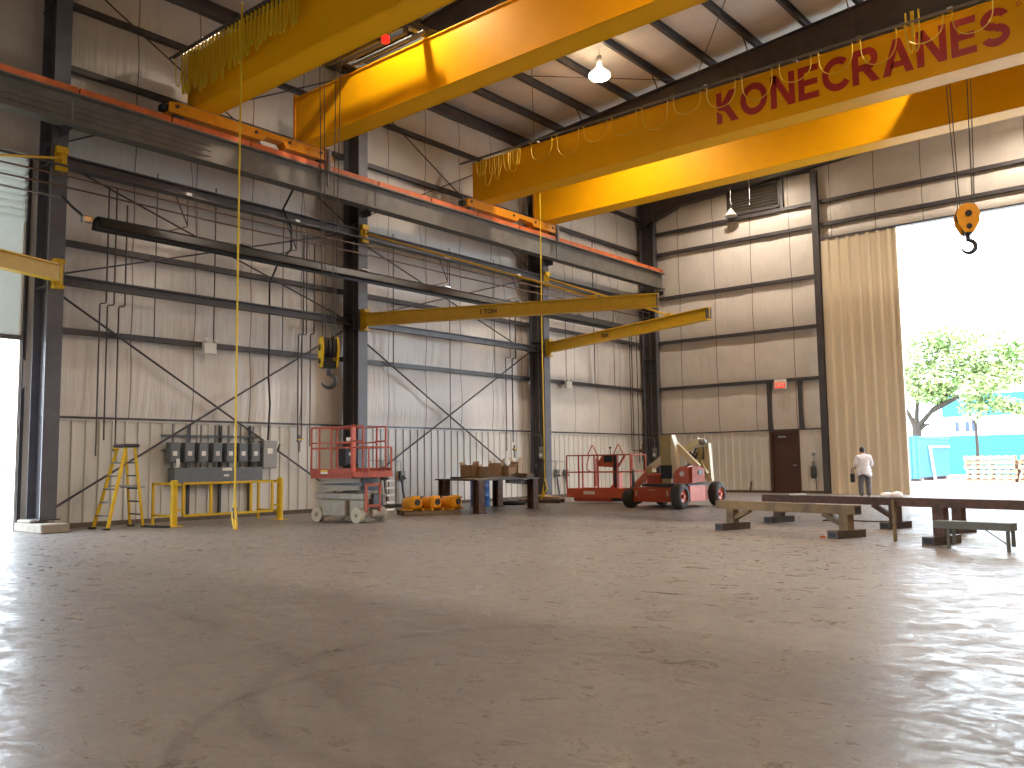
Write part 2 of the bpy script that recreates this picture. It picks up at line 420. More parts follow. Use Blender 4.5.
# girts: Z sections across each bay
def girt_l(y0, y1, z, n='girt', x=.10, d=.20):
    if z == 2.40: return MB().bar((.1, y0, z), (.1, y1, z), .2, .05).build(n, 'steel', wall_left)
    m_ = MB().bar((x + .0, y0, z), (x + .0, y1, z), d, .022); m_.bar((x + d / 2, y0, z + .04), (x + d / 2, y1, z + .04), .02, .13)
    return m_.build(n, 'steel', wall_left)
for i in range(3):
    for z in LZ: girt_l(CY[i] + .05, CY[i + 1] - .05, z)
    girt_l(CY[i] + .05, CY[i + 1] - .05, 12.86, 'eave_girt', .14, .28)
for z in (9.55, 11.7): girt_l(DO0, CY[0] - .05, z)
def girt_b(x0, x1, z):
    if z == 2.40: return MB().bar((x0, -.1, z), (x1, -.1, z), .2, .05).build('girt', 'steel', wall_back)
    m_ = MB().bar((x0, -.10, z), (x1, -.10, z), .20, .022); m_.bar((x0, -.20, z + .045), (x1, -.20, z + .045), .02, .13)
    return m_.build('girt', 'steel', wall_back)
for z in GZ:
    girt_b(.15, 7.80, z)
    if z > 9.6: girt_b(8.05, OX1, z)
girt_b(4.45, 7.8, 12.25)
MB().bar((8.05, -.06, OZ + .03), (OX1, -.06, OZ + .03), .16, .06).build('door_header', 'steel', wall_back)
for x in (5.75, 6.98): MB().box(x - .075, x + .075, -.2, -.02, 2.42, 4.24).build('girt_post', 'steel', wall_back)
for x in (4.35, 6.58): MB().box(x - .06, x + .06, -.2, -.02, 10.95, 12.3).build('girt_post', 'steel', wall_back)
# struts between the columns
m_ = MB().ibeam((.45, CY[0] + .1, 5.36), (.45, CY[1] - .1, 5.36), .2, .2, up=(0, 0, 1)); m_.build('column_strut', 'steel', wall_left)
m_ = MB().ibeam((.45, CY[1] + .1, 5.36), (.45, CY[2] - .1, 5.36), .2, .2); m_.build('column_strut', 'steel_blue', wall_left)
for i in range(3): MB().ibeam((.75, CY[i] + .1, 7.86), (.75, CY[i + 1] - .1, 7.86), .25, .26).build('column_strut', 'steel', wall_left)

# white ribbed liner panel on the lower walls, each bay one trim
def ribbed(axis, a0, a1, z0, z1, off=.14, pitch=.30):
    pts = []; a = a0
    while a < a1 - .001:
        for da, d in ((0, off), (pitch - .07, off), (pitch - .055, off + .03), (pitch - .018, off + .03)):
            if a + da <= a1: pts.append((a + da, d))
        a += pitch
    pts.append((a1, off)); mb = MB(); n = len(pts)
    for z in (z0, z1):
        for a, d in pts: mb.v.append((d, a, z) if axis == 'x' else (a, -d, z))
    for i in range(n - 1): mb.f.append((i, i + 1, n + i + 1, n + i)[::-1] if axis == 'y' else (i, i + 1, n + i + 1, n + i)); mb.sm.append(False)
    if axis == 'x': mb.box(.05, off + .05, a0, a1, z1, z1 + .035)
    else: mb.box(a0, a1, -off - .05, -.05, z1, z1 + .035)
    return mb
k = 1
for (a, b) in ((CY[0] + .2, CY[1] - .2), (CY[1] + .2, CY[2] - .2), (CY[2] + .2, CY[3] - .2)):
    struct('trim_%d' % k, ribbed('x', a, b, .10, 2.34), 'wains'); k += 1
    struct('trim_%d' % k, MB().box(.1, .24, a, b, 0, .10), 'base'); k += 1
for (a, b) in ((.25, 5.68), (6.88, 7.8)):
    struct('trim_%d' % k, ribbed('y', a, b, .10, 2.34), 'wains'); k += 1
    struct('trim_%d' % k, MB().box(a, b, -.22, -.1, 0, .08), 'base'); k += 1

# X braces of round rod
def brace(p, q, n='brace_rod', r=.026): return MB().cyl(p, q, r, 6).build(n, 'steel', wall_left)
brace((.3, -24.5, 5.08), (.3, -16.6, .35)); brace((.34, -24.5, .42), (.34, -16.6, 5.15))
brace((.3, -16.2, 5.05), (.3, -8.2, .42)); brace((.34, -16.2, .60), (.34, -8.2, 5.25))
brace((.3, -24.5, 8.0), (.3, -16.6, 5.45), r=.022); brace((.34, -24.5, 5.5), (.34, -16.6, 7.95), r=.022)
brace((.3, -16.2, 7.85), (.3, -8.2, 5.2), r=.022); brace((.34, -16.2, 5.5), (.34, -8.2, 7.9), r=.022)
for i in (0, 1):
    a, b = CY[i] + .2, CY[i + 1] - .2
    brace((.3, a, 12.6), (.3, b, 8.3), r=.020); brace((.34, a, 8.4), (.34, b, 12.6), r=.020)

# ------------------------------------------------------------------ doors and openings
mb = MB().box(5.80, 6.79, -.10, -.04, 0, 2.26)
d1 = struct('door_1', mb, 'brown')
MB().box(5.70, 5.80, -.2, 0, 0, 2.36).box(6.79, 6.88, -.2, 0, 0, 2.36).box(5.80, 6.79, -.2, 0, 2.26, 2.36).build('door_frame', 'brown', d1)
MB().cyl((6.70, -.1, 1.05), (6.70, -.17, 1.05), .03, 10).bar((6.70, -.17, 1.05), (6.58, -.17, 1.05), .025).build('door_handle', 'chrome', d1)
MB().box(6.05, 6.35, -.14, -.10, 2.12, 2.17).build('door_closer', 'chrome', d1)
# sliding leaf of ribbed beige steel parked at the side of the opening
pts = []; x = 8.06
while x < 10.76:
    for dx, d in ((0, 0), (.22, 0), (.245, .075), (.295, .075), (.36, 0)): pts.append((x + dx, -.30 - d))
    x += .362
pts = [p for p in pts if p[0] <= 10.70] + [(10.74, -.30)]
mb = MB(); n_ = len(pts)
for z in (-.005, 9.44):
    for a, d in pts: mb.v.append((a, d, z))
for z in (-.005, 9.44):
    for a, d in pts: mb.v.append((a, -.24, z))
for i in range(n_ - 1):
    mb.f += [(i, i + 1, n_ + i + 1, n_ + i), (2 * n_ + i + 1, 2 * n_ + i, 3 * n_ + i, 3 * n_ + i + 1), (n_ + i, n_ + i + 1, 3 * n_ + i + 1, 3 * n_ + i), (i + 1, i, 2 * n_ + i, 2 * n_ + i + 1)]
mb.f += [(0, n_, 3 * n_, 2 * n_), (n_ - 1, 3 * n_ - 1, 4 * n_ - 1, 2 * n_ - 1)]
mb.sm = [False] * len(mb.f)
d2 = struct('door_2', mb, 'beige')
MB().box(10.74, 10.80, -.36, -.22, -.005, 9.44).build('edge_channel', 'beige', d2)
MB().box(8.06, 10.8, -.34, -.22, 9.44, 9.5).build('top_channel', 'steel', d2)
# roll-up fabric door over the left doorway
mb = MB(); ny_ = 2; prof = [(-.02, 4.10)]
z = 4.4
while z < 6.6: prof += [(-.02, z)]; z += .5
z = 6.6
while z < DOZ: prof += [(.02, z), (.10, z + .06), (.02, z + .12)]; z += .155
prof.append((.02, DOZ + .1)); n_ = len(prof)
for y in (DO0, DO1 - .04):
    for a, b in prof: mb.v.append((a, y, b))
for i in range(n_ - 1): mb.f += [(i, i + 1, n_ + i + 1, n_ + i)]
mb.sm = [False] * len(mb.f)
d3 = struct('door_3', mb, 'curtain')
MB().box(-.06, .06, DO0, DO1 - .04, 4.02, 4.12).build('bottom_bar', 'galv', d3)
MB().box(-.1, .04, DO1 - .06, DO1 + .04, 0, DOZ).build('guide_rail', 'white', d3)
MB().box(.04, .10, DO1 - .02, DO1 + .05, 0, DOZ).build('guide_rail', 'steel', d3)
MB().box(-.1, .1, DO0 - .1, DO0, 0, DOZ).build('guide_rail', 'white', d3)

# ------------------------------------------------------------------ columns
CL = ['dark steel column standing on the pale concrete pier beside the left doorway',
      'dark steel column behind the scissor lift, holding the longer jib arm',
      'dark steel column between the steel table and the empty orange basket, holding the shorter jib arm',
      'dark steel corner column behind the articulated boom lift']
for i, y in enumerate(CY):
    t = thing('steel_column', CL[i], 'column', (.45, y, 0), 0, 'steel columns of the left wall')
    b0 = .24 if i == 0 else .02
    MB().box(.25, .885, y - .010, y + .010, b0, 11.4).build('web', 'steel', t)
    MB().box(.885, .915, y - .165, y + .165, b0, 12.0).build('inner_flange', 'steel_blue', t)
    MB().box(.24, .265, y - .165, y + .165, b0, 12.4).build('outer_flange', 'steel_blue', t)
    MB().cbox((.58, y, b0 + .012 if i else b0), (.85, .42, .025)).build('base_plate', 'steel', t)
    mb = MB()
    for z in (5.1, 5.6, 7.75, 8.25): mb.box(.27, .885, y - .16, y + .16, z, z + .02)
    mb.build('stiffener', 'steel', t)
    MB().box(.915, 1.25, y - .012, y + .012, 8.32, 8.49).box(.915, 1.25, y - .10, y + .10, 8.46, 8.49).build('crane_bracket', 'steel', t)
    MB().cyl((.55, y - .04, 2.4), (.55, y - .04, 8.2), .012, 6).build('conduit', 'galv', t)
tag(MB().cbox((.92, CY[0] - .12, .09), (1.35, .56, .18), bev=.02).cbox((.55, CY[0] - .16, .21), (.66, .36, .06), bev=.02).build('concrete_pier', 'pier'),
    'pale stepped concrete pier under the column at the left doorway', 'pier')
t = thing('steel_column', 'slim dark wind column between the brown door and the beige ribbed sliding door', 'column', (7.92, -.2, 0))
MB().box(7.80, 8.04, -.38, -.36, 0, 12.2).build('inner_flange', 'steel', t)
MB().box(7.91, 7.93, -.36, -.22, 0, 12.2).build('web', 'steel', t)
MB().box(7.80, 8.04, -.22, -.205, 0, 12.2).build('outer_flange', 'steel', t)

# ------------------------------------------------------------------ crane runway
t = thing('crane_runway', 'long grey runway beam along the left wall with an orange rail on top', 'crane rail', (1.26, -25, 8.5))
mb = MB().ibeam((1.26, -49, 8.85), (1.26, -.35, 8.85), .35, .68, .035, .02)
mb.build('girder', 'runway', t)
y = -33.0
while y < -.6:
    MB().bar((1.31, y, 9.26), (1.31, min(y + 2.05, -.5), 9.26), .22, .135).build('rail_section', 'rail_o', t); y += 2.09
MB().bar((1.20, -33.05, 9.235), (1.20, -.45, 9.235), .05, .075).build('rail_bar', 'dkgrey', t)
for (yy) in CY[:3]: MB().box(1.43, 1.445, yy - .02, yy + .02, 8.55, 9.0).build('tie_plate', 'galv' if yy < -20 else 'steel', t)
for k in range(3):
    MB().cyl((1.29, -34, 8.70 + k * .13), (1.29, -21.5, 8.70 + k * .13), .010, 6).build('conductor_wire', 'runway', t)
# three long pipes strung along the columns under the runway
for z, mm, x, lb in ((7.68, 'steel', 1.10, 'dark upper pipe run of the three long pipes strung along the left columns'),
                 (7.45, 'copper', 1.13, 'rust-brown middle pipe of the three long pipes strung along the left columns'),
                 (7.22, 'copper', 1.10, 'thin lowest pipe of the three long pipes strung along the left columns')):
    pts = [(x, -34 + k * .8, z - .03 * math.sin(PI * ((-34 + k * .8 + 24.8) % 8.35) / 8.35)) for k in range(42)]
    tag(MB().tube(pts, .028 if mm == 'steel' else .020, 6).build('pipe_run', mm), lb, 'pipe')
tag(MB().cyl((1.05, -34, 6.98), (1.05, -24.7, 6.98), .018, 6).build('pipe_run', 'galv'), 'short pale pipe ending at the column by the left doorway', 'pipe')

# ------------------------------------------------------------------ bridge cranes
def loop(x0, w, y, z, d, r=.014, skew=0):
    pts = []
    for k in range(17):
        a = PI * k / 16
        u = (1 - math.cos(a)) / 2
        pts.append((x0 + w * u, y + skew * math.sin(a), z - d * (math.sin(a) ** .55)))
    return MB().tube(pts, r, 5)
def girder(mb, y0, y1, x0, x1, tilt=0):
    zb, zt = 9.72, 11.0
    ends = [(x0, zb), (x1, zb + tilt), (x1, zt + tilt), (x0, zt)]
    mb.prism(ends, y0 + .03, y0 + .045, 'y'); mb.prism(ends, y1 - .045, y1 - .03, 'y')
    mb.prism([(x0, zb), (x1, zb + tilt), (x1, zb + .03 + tilt), (x0, zb + .03)], y0, y1, 'y')
    mb.prism([(x0, zt), (x1, zt + tilt), (x1, zt + .03 + tilt), (x0, zt + .03)], y0, y1, 'y')
    mb.prism([(x0, zb), (x0 + .02, zb), (x0 + .02, zt), (x0, zt)], y0 + .045, y1 - .045, 'y')
    return mb
XR = 38.6
def crane(name_lbl, ya, yb, tx, logo):
    """ya: near girder's near edge; yb: far girder's near edge; tx: trolley centre"""
    t = thing('bridge_crane', name_lbl, 'crane', (20, (ya + yb) / 2 + .3, 9.36), 0, 'overhead bridge cranes')
    g1 = girder(MB(), ya, ya + .65, 1.1, XR).build('girder', 'crane', t)
    girder(MB(), yb, yb + .65, 1.1, XR).build('girder', 'crane', t)
    MB().box(1.02, 1.10, yb, yb + .12, 9.74, 11.12).build('end_post', 'crane_o', t)
    for X in (1.28, XR - .2):
        mb = MB()
        y0, y1 = ya - .6, yb + 1.0
        mb.prism([(y0, 9.44), (y0, 9.66), (y0 + .25, 9.72), (y1 - .25, 9.72), (y1, 9.60), (y1, 9.44), (y1 - 1.5, 9.44), (y1 - 1.6, 9.56), (y0 + 2.6, 9.56), (y0 + 2.5, 9.44)], X - .15, X + .15, 'x')
        e = mb.build('end_truck', 'crane_o', t)
        for yy in (y0 + .3, y1 - .3): MB().cyl((X - .06, yy, 9.47), (X + .06, yy, 9.47), .14, 16).build('wheel', 'dkgrey', e)
        for yy in (y0 + .2, y0 + 2.3, y1 - 1.4, y1 - .4): MB().cyl((X + .14, yy, 9.60), (X + .18, yy, 9.60), .045, 8).build('bolt', 'dkgrey', e)
        MB().box(X - .1, X + .1, y0 - .14, y0, 9.46, 9.6).build('bumper', 'black', e)
        MB().box(X - .13, X + .16, y0 + .1, y1 - .1, 9.71, 9.722).build('cover_plate', 'galv', e)
    # drive motor hanging off the far end of the truck
    mb = MB().cyl((1.4, yb + .85, 9.75), (1.4, yb + .85, 9.15), .10, 12).cyl((1.4, yb + .85, 9.15), (1.4, yb + .85, 8.75), .03, 8)
    mb.build('drive_motor', 'galv', t)
    # runway rails on the girders
    for y in (ya + .2, yb + .45): MB().bar((1.3, y, 11.06), (XR - .2, y, 11.06), .05, .06).build('trolley_rail', 'dkgrey', t)
    # trolley
    x0, x1 = tx - 1.25, tx + 1.25
    mb = MB().bar((x0, ya + .1, 11.20), (x0, yb + .6, 11.20), .16, .2).bar((x1, ya + .1, 11.20), (x1, yb + .6, 11.20), .16, .2)
    mb.bar((x0, ya + .2, 11.24), (x1, ya + .2, 11.24), .18, .24).bar((x0, yb + .45, 11.24), (x1, yb + .45, 11.24), .18, .24)
    mb.box(x0 + .1, x1 - .1, ya + .9, ya + 1.5, 11.06, 11.16).box(x0, x1, yb - .6, yb - .5, 10.95, 11.2)
    tr = mb.build('trolley', 'dkgrey', t)
    ym = (ya + yb) / 2 + .3
    MB().cyl((x0 + .1, ym + .25, 11.05), (x1 - .5, ym + .25, 11.05), .28, 20).build('rope_drum', 'dkgrey', tr)
    MB().cyl((x1 - .5, ym + .25, 11.05), (x1 + .2, ym + .25, 11.05), .22, 16).build('hoist_motor', 'steel', tr)
    MB().cbox((x0 - .05, ym - .4, 11.15), (.35, .5, .5), bev=.04).build('control_box', 'steel', tr)
    MB().cbox((tx + .35, ym - .35, 10.92), (.40, .35, .36), bev=.04).build('gear_case', 'rust', tr)
    MB().cyl((x0 + .3, yb - .3, 10.98), (x1 + .3, yb - .3, 10.98), .05, 8).build('rope_pipe', 'galv', tr)
    MB().cyl((x1 - .15, ya + 2.05, 10.60), (x1 - .15, ya + 2.05, 10.74), .09, 12).build('signal_lamp', 'redlamp', tr)
    MB().cyl((x1 - .15, ya + 2.05, 10.74), (x1 - .15, ya + 2.05, 11.10), .02, 8).build('lamp_bracket', 'dkgrey', tr)
    for yy in (ya + .2, yb + .45):
        for xx in (x0 + .25, x1 - .25): MB().cyl((xx, yy - .04, 11.17), (xx, yy + .04, 11.17), .09, 14).build('trolley_wheel', 'steel', tr)
    # festoon track on the near side
    yt = ya - .22
    zt_ = 10.98
    tk = MB().bar((.85, yt, 11.03), (XR - 2, yt, 11.03), .05, .05).bar((.85, yt - .09, 10.98), (XR - 2, yt - .09, 10.98), .03, .04).build('festoon_track', 'galv' if logo else 'steel', t)
    for k in range(14): xx = 1.2 + k * 2.7; MB().bar((xx, yt, 11.04), (xx, ya + .1, 11.02), .05, .04).build('track_bracket', 'galv', t)
    return t, yt
c1, yt1 = crane('nearest overhead bridge crane with dense yellow cable loops at its left end, no lettering', -22.05, -18.95, 4.75, False)
c2, yt2 = crane('far overhead bridge crane with red lettering along its near girder', -12.02, -8.75, 15.4, True)
random.seed(3)
x = 1.28
while x < 5.7:
    dd = (.95 if x < 3 else .85 - (x - 3) * .09) + random.uniform(-.10, .08)
    loop(x, .12, yt1, 10.99, dd * 1.12, .021, random.uniform(-.05, .05)).build('cable_loop', 'cable_y', c1)
    MB().cbox((x, yt1, 11.02), (.06, .09, .10)).build('cable_carrier', 'chrome', c1)
    x += .15
loop(.98, .28, yt1, 10.98, .75, .014).build('cable_loop', 'cable_y', c1)
x = 1.5
for k in range(10):
    w = random.uniform(.10, .35); loop(x, w, yt2, 10.98, random.uniform(.45, .95), .013, random.uniform(-.1, .05)).build('cable_loop', 'cable_y', c2)
    x += .19
x = 3.75
for k in range(13):
    loop(x, .80, yt2, 10.98, .62 + .10 * math.sin(k * 2.1), .013).build('cable_loop', 'cable_y', c2)
    MB().cbox((x - .03, yt2, 11.03), (.12, .07, .09)).build('cable_carrier', 'chrome', c2)
    x += .985
for d in (0, .12): loop(14.62 + d, .16, yt2 - .03, 11.25, .95, .02).build('cable_loop', 'cable_y', c2)

# --- the red name on the far crane
def letters(word, x0, x1, zb, h, y):
    """block letters drawn with thick strokes, in a unit box of width w and height 1"""
    T = .21
    def stroke(p, q, t=T):
        (a, b), (c, d) = p, q; L = math.hypot(c - a, d - b); nx, ny = -(d - b) / L * t / 2, (c - a) / L * t / 2
        return [(a + nx, b + ny), (a - nx, b - ny), (c - nx, d - ny), (c + nx, d + ny)]
    def arc(cx, cy, rx, ry, a0, a1, t=T, n=16):
        out = []
        for k in range(n):
            p, q = R(a0 + (a1 - a0) * k / n), R(a0 + (a1 - a0) * (k + 1) / n)
            out.append([(cx + (rx - t / 2 * s) * math.cos(u), cy + (ry - t / 2 * s) * math.sin(u)) for s, u in ((-1, p), (-1, q), (1, q), (1, p))])
        return out
    h2 = T / 2
    G = {
     'K': (.80, [[(0, 0), (T, 0), (T, .28), (0, .42)], [(0, .52), (T, .38), (T, 1), (0, 1)], [(T * .2, .44), (.50, 1), (.76, 1), (.34, .36)], [(.22, .52), (.42, .62), (.84, 0), (.56, 0)]]),
     'O': (1.0, arc(.5, .5, .5 - h2, .5 - h2, 0, 360, T, 28)),
     'N': (.86, [[(0, 0), (T, 0), (T, 1), (0, 1)], [(.65, 0), (.86, 0), (.86, 1), (.65, 1)], [(0, 1), (.24, 1), (.86, 0), (.62, 0)]]),
     'E': (.70, [[(0, 0), (T, 0), (T, 1), (0, 1)], [(T, 0), (.7, 0), (.7, .19), (T, .19)], [(T, .41), (.66, .41), (.66, .59), (T, .59)], [(T, .81), (.7, .81), (.7, 1), (T, 1)]]),
     'C': (.86, arc(.5, .5, .5 - h2, .5 - h2, 48, 322, T, 24)),
     'R': (.82, [[(0, 0), (T, 0), (T, 1), (0, 1)], [(T, .80), (.5, .80), (.5, 1), (T, 1)], [(T, .36), (.5, .36), (.5, .55), (T, .55)]] + arc(.5, .68, .21, .225, -90, 90, T, 10) + [[(.30, .40), (.56, .42), (.86, 0), (.60, 0)]]),
     'A': (.92, [[(0, 0), (.24, 0), (.58, 1), (.36, 1)], [(.36, 1), (.58, 1), (.94, 0), (.70, 0)], [(.24, .20), (.72, .20), (.72, .36), (.30, .36)]]),
     'S': (.78, arc(.39, .71, .28, .19, 20, 270, T, 14) + arc(.39, .29, .28, .19, -160, 90, T, 14)),
    }
    tot = sum(G[c][0] for c in word) + .12 * (len(word) - 1); s = (x1 - x0) / tot; x = x0; out = []
    for c in word:
        w, polys = G[c]; mb = MB()
        for i, p in enumerate(polys):
            mb.prism([(x + a * s, zb + b * h) for a, b in p], y - .006 - .0004 * (i % 2), y + .002, 'y')
        out.append(mb); x += (w + .12) * s
    return out
for mb in letters('KONECRANES', 9.80, 16.62, 10.02, .84, -11.993): mb.build('letter', 'red', c2)
MB().lathe([(.05, 0), (.035, 0)], (16.80, -11.994, 10.80), 14, 'y').build('trademark_ring', 'red', c2)

# --- hook blocks on their ropes
def hook_block(label, x, y, z, ropes_top, rz, col, k=1.0, hr=0):
    """z: top of the block"""
    t = thing('hook_block', label, 'crane hook', (x, y, z - .95), rz)
    W = WM[t]
    z0 = z - .95
    def B(mb, n, m, p=None):
        mb.v = [tuple(W @ Vector((q[0] * k, q[1] * k, .97 + (q[2] - .97) * k if q[2] < 1.2 else q[2]))) for q in mb.v]; return mb.build(n, m, p or t)
    for s in (-1, 1):
        prof = [(-.10, .28), (.10, .28), (.22, .50), (.25, .72), (.17, .92), (0, .97), (-.17, .92), (-.25, .72), (-.22, .50)]
        mb = MB().prism(prof, s * .17 - .02, s * .17 + .02, 'y')
        pl = B(mb, 'side_plate', col)
        B(MB().cyl((0, s * .19, .72), (0, s * .215, .72), .075, 12), 'pin_cap', 'black', pl)
        B(MB().cyl((0, s * .19, .42), (0, s * .215, .42), .06, 12), 'pin_cap', 'black', pl)
    for yy in (-.09, 0, .09): B(MB().cyl((0, yy - .035, .72), (0, yy + .035, .72), .22, 20), 'sheave', 'black')
    B(MB().cbox((0, 0, .34), (.16, .30, .16)), 'crosshead', 'black')
    pts = []; rad = []
    pts += [(0, 0, .28), (0, 0, .18)]; rad += [.05, .05]
    for j in range(15):
        a = R(95 - 262 * j / 14); pts.append((.15 * math.cos(a) * 1.0, 0, -.02 + .15 * math.sin(a))); rad.append(.045 + .022 * math.sin(PI * j / 14) - .002 * j)
    pts = [(a * math.cos(hr), a * math.sin(hr), c) for a, b, c in pts]
    B(MB().tube(pts, .05, 8, rad), 'hook', 'dkgrey')
    for (dx, dy) in ((-.17, -.1), (-.17, .1), (.17, -.1), (.17, .1)):
        B(MB().cyl((dx * .9, dy, .80), (dx * 1.5, dy * 2, ropes_top - z + .95), .012, 5), 'wire_rope', 'dkgrey')
    return t
hook_block('yellow and black crane hook block hanging beside the second column from the left', 4.42, -20.4, 4.10, 11.3, R(-26), 'safety', 1.0, R(70))
hook_block('amber crane hook block hanging in front of the open back doorway', 15.22, -10.4, 7.10, 11.3, R(25), 'hoist')
# pendant controls
def pendant(label, x, y, z0, z1, floorx):
    t = thing('pendant_control', label, 'crane control', (x, y, 0))
    MB().tube([(x, y, z1), (x - .02, y, (z0 + z1) / 2), (x, y, z0 + .35)], .020, 6).build('cable', 'cable_y', t)
    MB().cbox((x, y, z0 + .20), (.09, .09, .30), bev=.02).build('button_box', 'dkgrey', t)
    mb = MB().tube([(x, y, z0 + .42), (x - .02, y - .03, z0 + .15), (x + .12 * floorx, y - .06, .03)], .032, 6).tube([(x, y, z0 + .42), (x + .10, y - .03, z0 + .1), (x + .16 * floorx, y - .06, .03)], .025, 6)
    mb.build('strap', 'safety', t)
    return t
pendant('yellow pendant cable hanging to the floor in front of the yellow guard rail', 4.3, -22.62, .12, 11.0, 1)
pendant('yellow pendant cable hanging down in front of the third column', 2.55, -10.3, .35, 11.0, -1)

# ------------------------------------------------------------------ wall jib cranes
def jib(label, yc, tip, tie_at, word):
    t = thing('jib_crane', label, 'jib crane', (.92, yc, 5.1), 0, 'wall jib cranes')
    a = Vector((1.08, yc, 5.36)); b = Vector((tip[0], tip[1], 5.36)); d = (b - a).normalized()
    MB().ibeam(a, b, .20, .36, .03, .02).build('boom', 'jib', t)
    MB().box(.92, 1.02, yc - .10, yc + .10, 5.06, 5.64).cyl((1.05, yc, 5.05), (1.05, yc, 5.66), .05, 10).box(.92, 1.10, yc - .11, yc + .11, 5.58, 5.66).box(.92, 1.10, yc - .11, yc + .11, 5.04, 5.10).build('lower_bracket', 'jib', t)
    MB().box(.92, 1.04, yc - .12, yc + .12, 7.58, 7.74).box(.92, 1.04, yc - .12, yc + .12, 7.96, 8.10).box(.92, .96, yc - .12, yc + .12, 7.58, 8.1).cyl((1.0, yc, 7.6), (1.0, yc, 8.1), .035, 8).build('upper_bracket', 'jib', t)
    e = a + (b - a) * tie_at
    MB().cyl((1.0, yc, 7.86), (e.x, e.y, 5.56), .028, 8).build('tie_rod', 'jib', t)
    MB().cbox((e.x, e.y, 5.57), (.25, .10, .08), math.atan2(d.y, d.x)).build('tie_lug', 'jib', t)
    MB().bar(b - d * .05, b - d * .02, .19, .30).build('end_stop', 'dkgrey', t)
    if word:
        c = bpy.data.curves.new('w', 'FONT'); c.body = word; c.size = .17; c.extrude = .004; c.align_x = 'CENTER'; c.align_y = 'CENTER'; c.offset = .004
        tmp = bpy.data.objects.new('w', c); COL.objects.link(tmp)
        dg = bpy.context.evaluated_depsgraph_get(); me = bpy.data.meshes.new_from_object(tmp.evaluated_get(dg))
        bpy.data.objects.remove(tmp)
        o = bpy.data.objects.new('capacity_marking', me); COL.objects.link(o); me.materials.append(M['black'])
        p = a + (b - a) * (.44 if yc < -10 else .40); nrm = Vector((d.y, -d.x, 0))
        p = p + nrm * .018
        rot = Matrix((( d.x, 0, nrm.x), (d.y, 0, nrm.y), (0, 1, 0))).to_4x4()
        o.parent = t; o.matrix_parent_inverse = Matrix.Identity(4)
        o.matrix_local = WM[t].inverted() @ (Matrix.Translation(p) @ rot); WM[o] = WM[t]
    return t
jib('longer yellow jib arm reaching from the column behind the scissor lift', CY[1], (8.6, -13.2), .79, '1 TON')
jib('shorter yellow jib arm reaching from the third column towards the back wall', CY[2], (8.6, -10.45), .79, 'TON')
jib('yellow jib arm cut off by the left edge, on the column beside the left doorway', CY[0], (4.2, -33.6), .84, None)

# ------------------------------------------------------------------ radiant tube heater
t = thing('tube_heater', 'long black radiant tube heater hanging along the left wall', 'heater', (1.6, -14, 6.42))
MB().cyl((1.6, -24.3, 6.42), (1.6, -3.7, 6.42), .09, 14).build('burner_tube', 'tube', t)
mb = MB(); pr_ = [(-.24, 6.33), (-.19, 6.50), (-.07, 6.57), (.07, 6.57), (.19, 6.50), (.24, 6.33)]
for y in (-24.3, -3.7):
    for a, z in pr_: mb.v.append((1.6 + a, y, z))
for y in (-24.3, -3.7):
    for a, z in pr_: mb.v.append((1.6 + a * .96, y, z - .012))
for i in range(5): mb.f += [(i, i + 1, 7 + i, 6 + i), (12 + i, 18 + i, 19 + i, 13 + i)]
mb.sm = [False] * len(mb.f)
mb.build('reflector', 'tube', t)
for y in (-20.8, -17.1, -13.9, -10.4, -7.0): MB().box(1.42, 1.78, y - .12, y + .12, 6.565, 6.60).build('joint_clip', 'chrome' if y in (-17.1, -13.9) else 'galv', t)
MB().tube([(1.6, -24.3, 6.45), (1.6, -24.55, 6.50), (1.4, -24.75, 6.75), (1.1, -24.8, 7.0)], .03, 8).build('gas_hose', 'black', t)
MB().cbox((1.6, -24.5, 6.47), (.14, .22, .14), bev=.02).build('burner_box', 'chrome', t)
for y in (-22, -18.8, -14.6, -11, -7.4, -4.4): MB().cyl((1.6, y, 6.57), (1.27, y, 8.5), .007, 4).build('hanger_wire', 'steel', t)
MB().cbox((1.6, -3.55, 6.44), (.25, .3, .22), bev=.02).build('vent_box', 'white', t)

# ------------------------------------------------------------------ conduits on the left wall
def cond(label, pts, r=.018, m='conduit', n='conduit_pipe'):
    return tag(MB().tube(pts, r, 6).build(n, m), label, 'pipe', None)
def drop(label, y, zt, zj, yj, zb, r=.018):
    return cond(label, [(.33, y, zt), (.33, y, zj + .03), (.33, y - .01, zj), (.33, yj + .01, zj - .03), (.33, yj, zj - .06), (.33, yj, zb)], r)
drop('leftmost vertical conduit of the group behind the stepladder', -23.46, 7.70, 5.0, -23.60, 1.55)
drop('middle vertical conduit of the group behind the stepladder', -23.28, 7.68, 4.98, -23.43, 1.9)
drop('right vertical conduit of the group behind the stepladder', -23.03, 7.35, 4.98, -23.17, 1.85)
drop('leftmost of the three vertical conduits left of the hanging hook', -18.06, 7.62, 4.86, -18.22, 1.97)
drop('middle of the three vertical conduits left of the hanging hook', -17.96, 7.62, 4.86, -18.10, 1.97)
drop('rightmost of the three vertical conduits left of the hanging hook', -17.70, 7.42, 4.90, -17.82, 1.80)
cond('thick dark cable dropping from the runway to the electrical boxes', [(1.1, -19.0, 8.5), (.9, -19.15, 8.0), (.7, -18.75, 7.6), (.5, -18.6, 7.1), (.36, -18.95, 6.6), (.33, -19.15, 6.1), (.33, -19.15, 3.6), (.33, -19.1, 2.9), (.33, -19.15, 1.95)], .028, 'black', 'power_cable')
cond('thin vertical rod down the wall behind the pendant cable', [(.31, -22.3, 8.3), (.31, -22.3, 4.3)], .013)
cond('thin rod above the small white wall box', [(.31, -20.75, 8.3), (.31, -20.75, 4.42)], .016)
cond('thin rod right of the thick dark cable', [(.31, -18.72, 8.2), (.31, -18.72, 4.3)], .013)
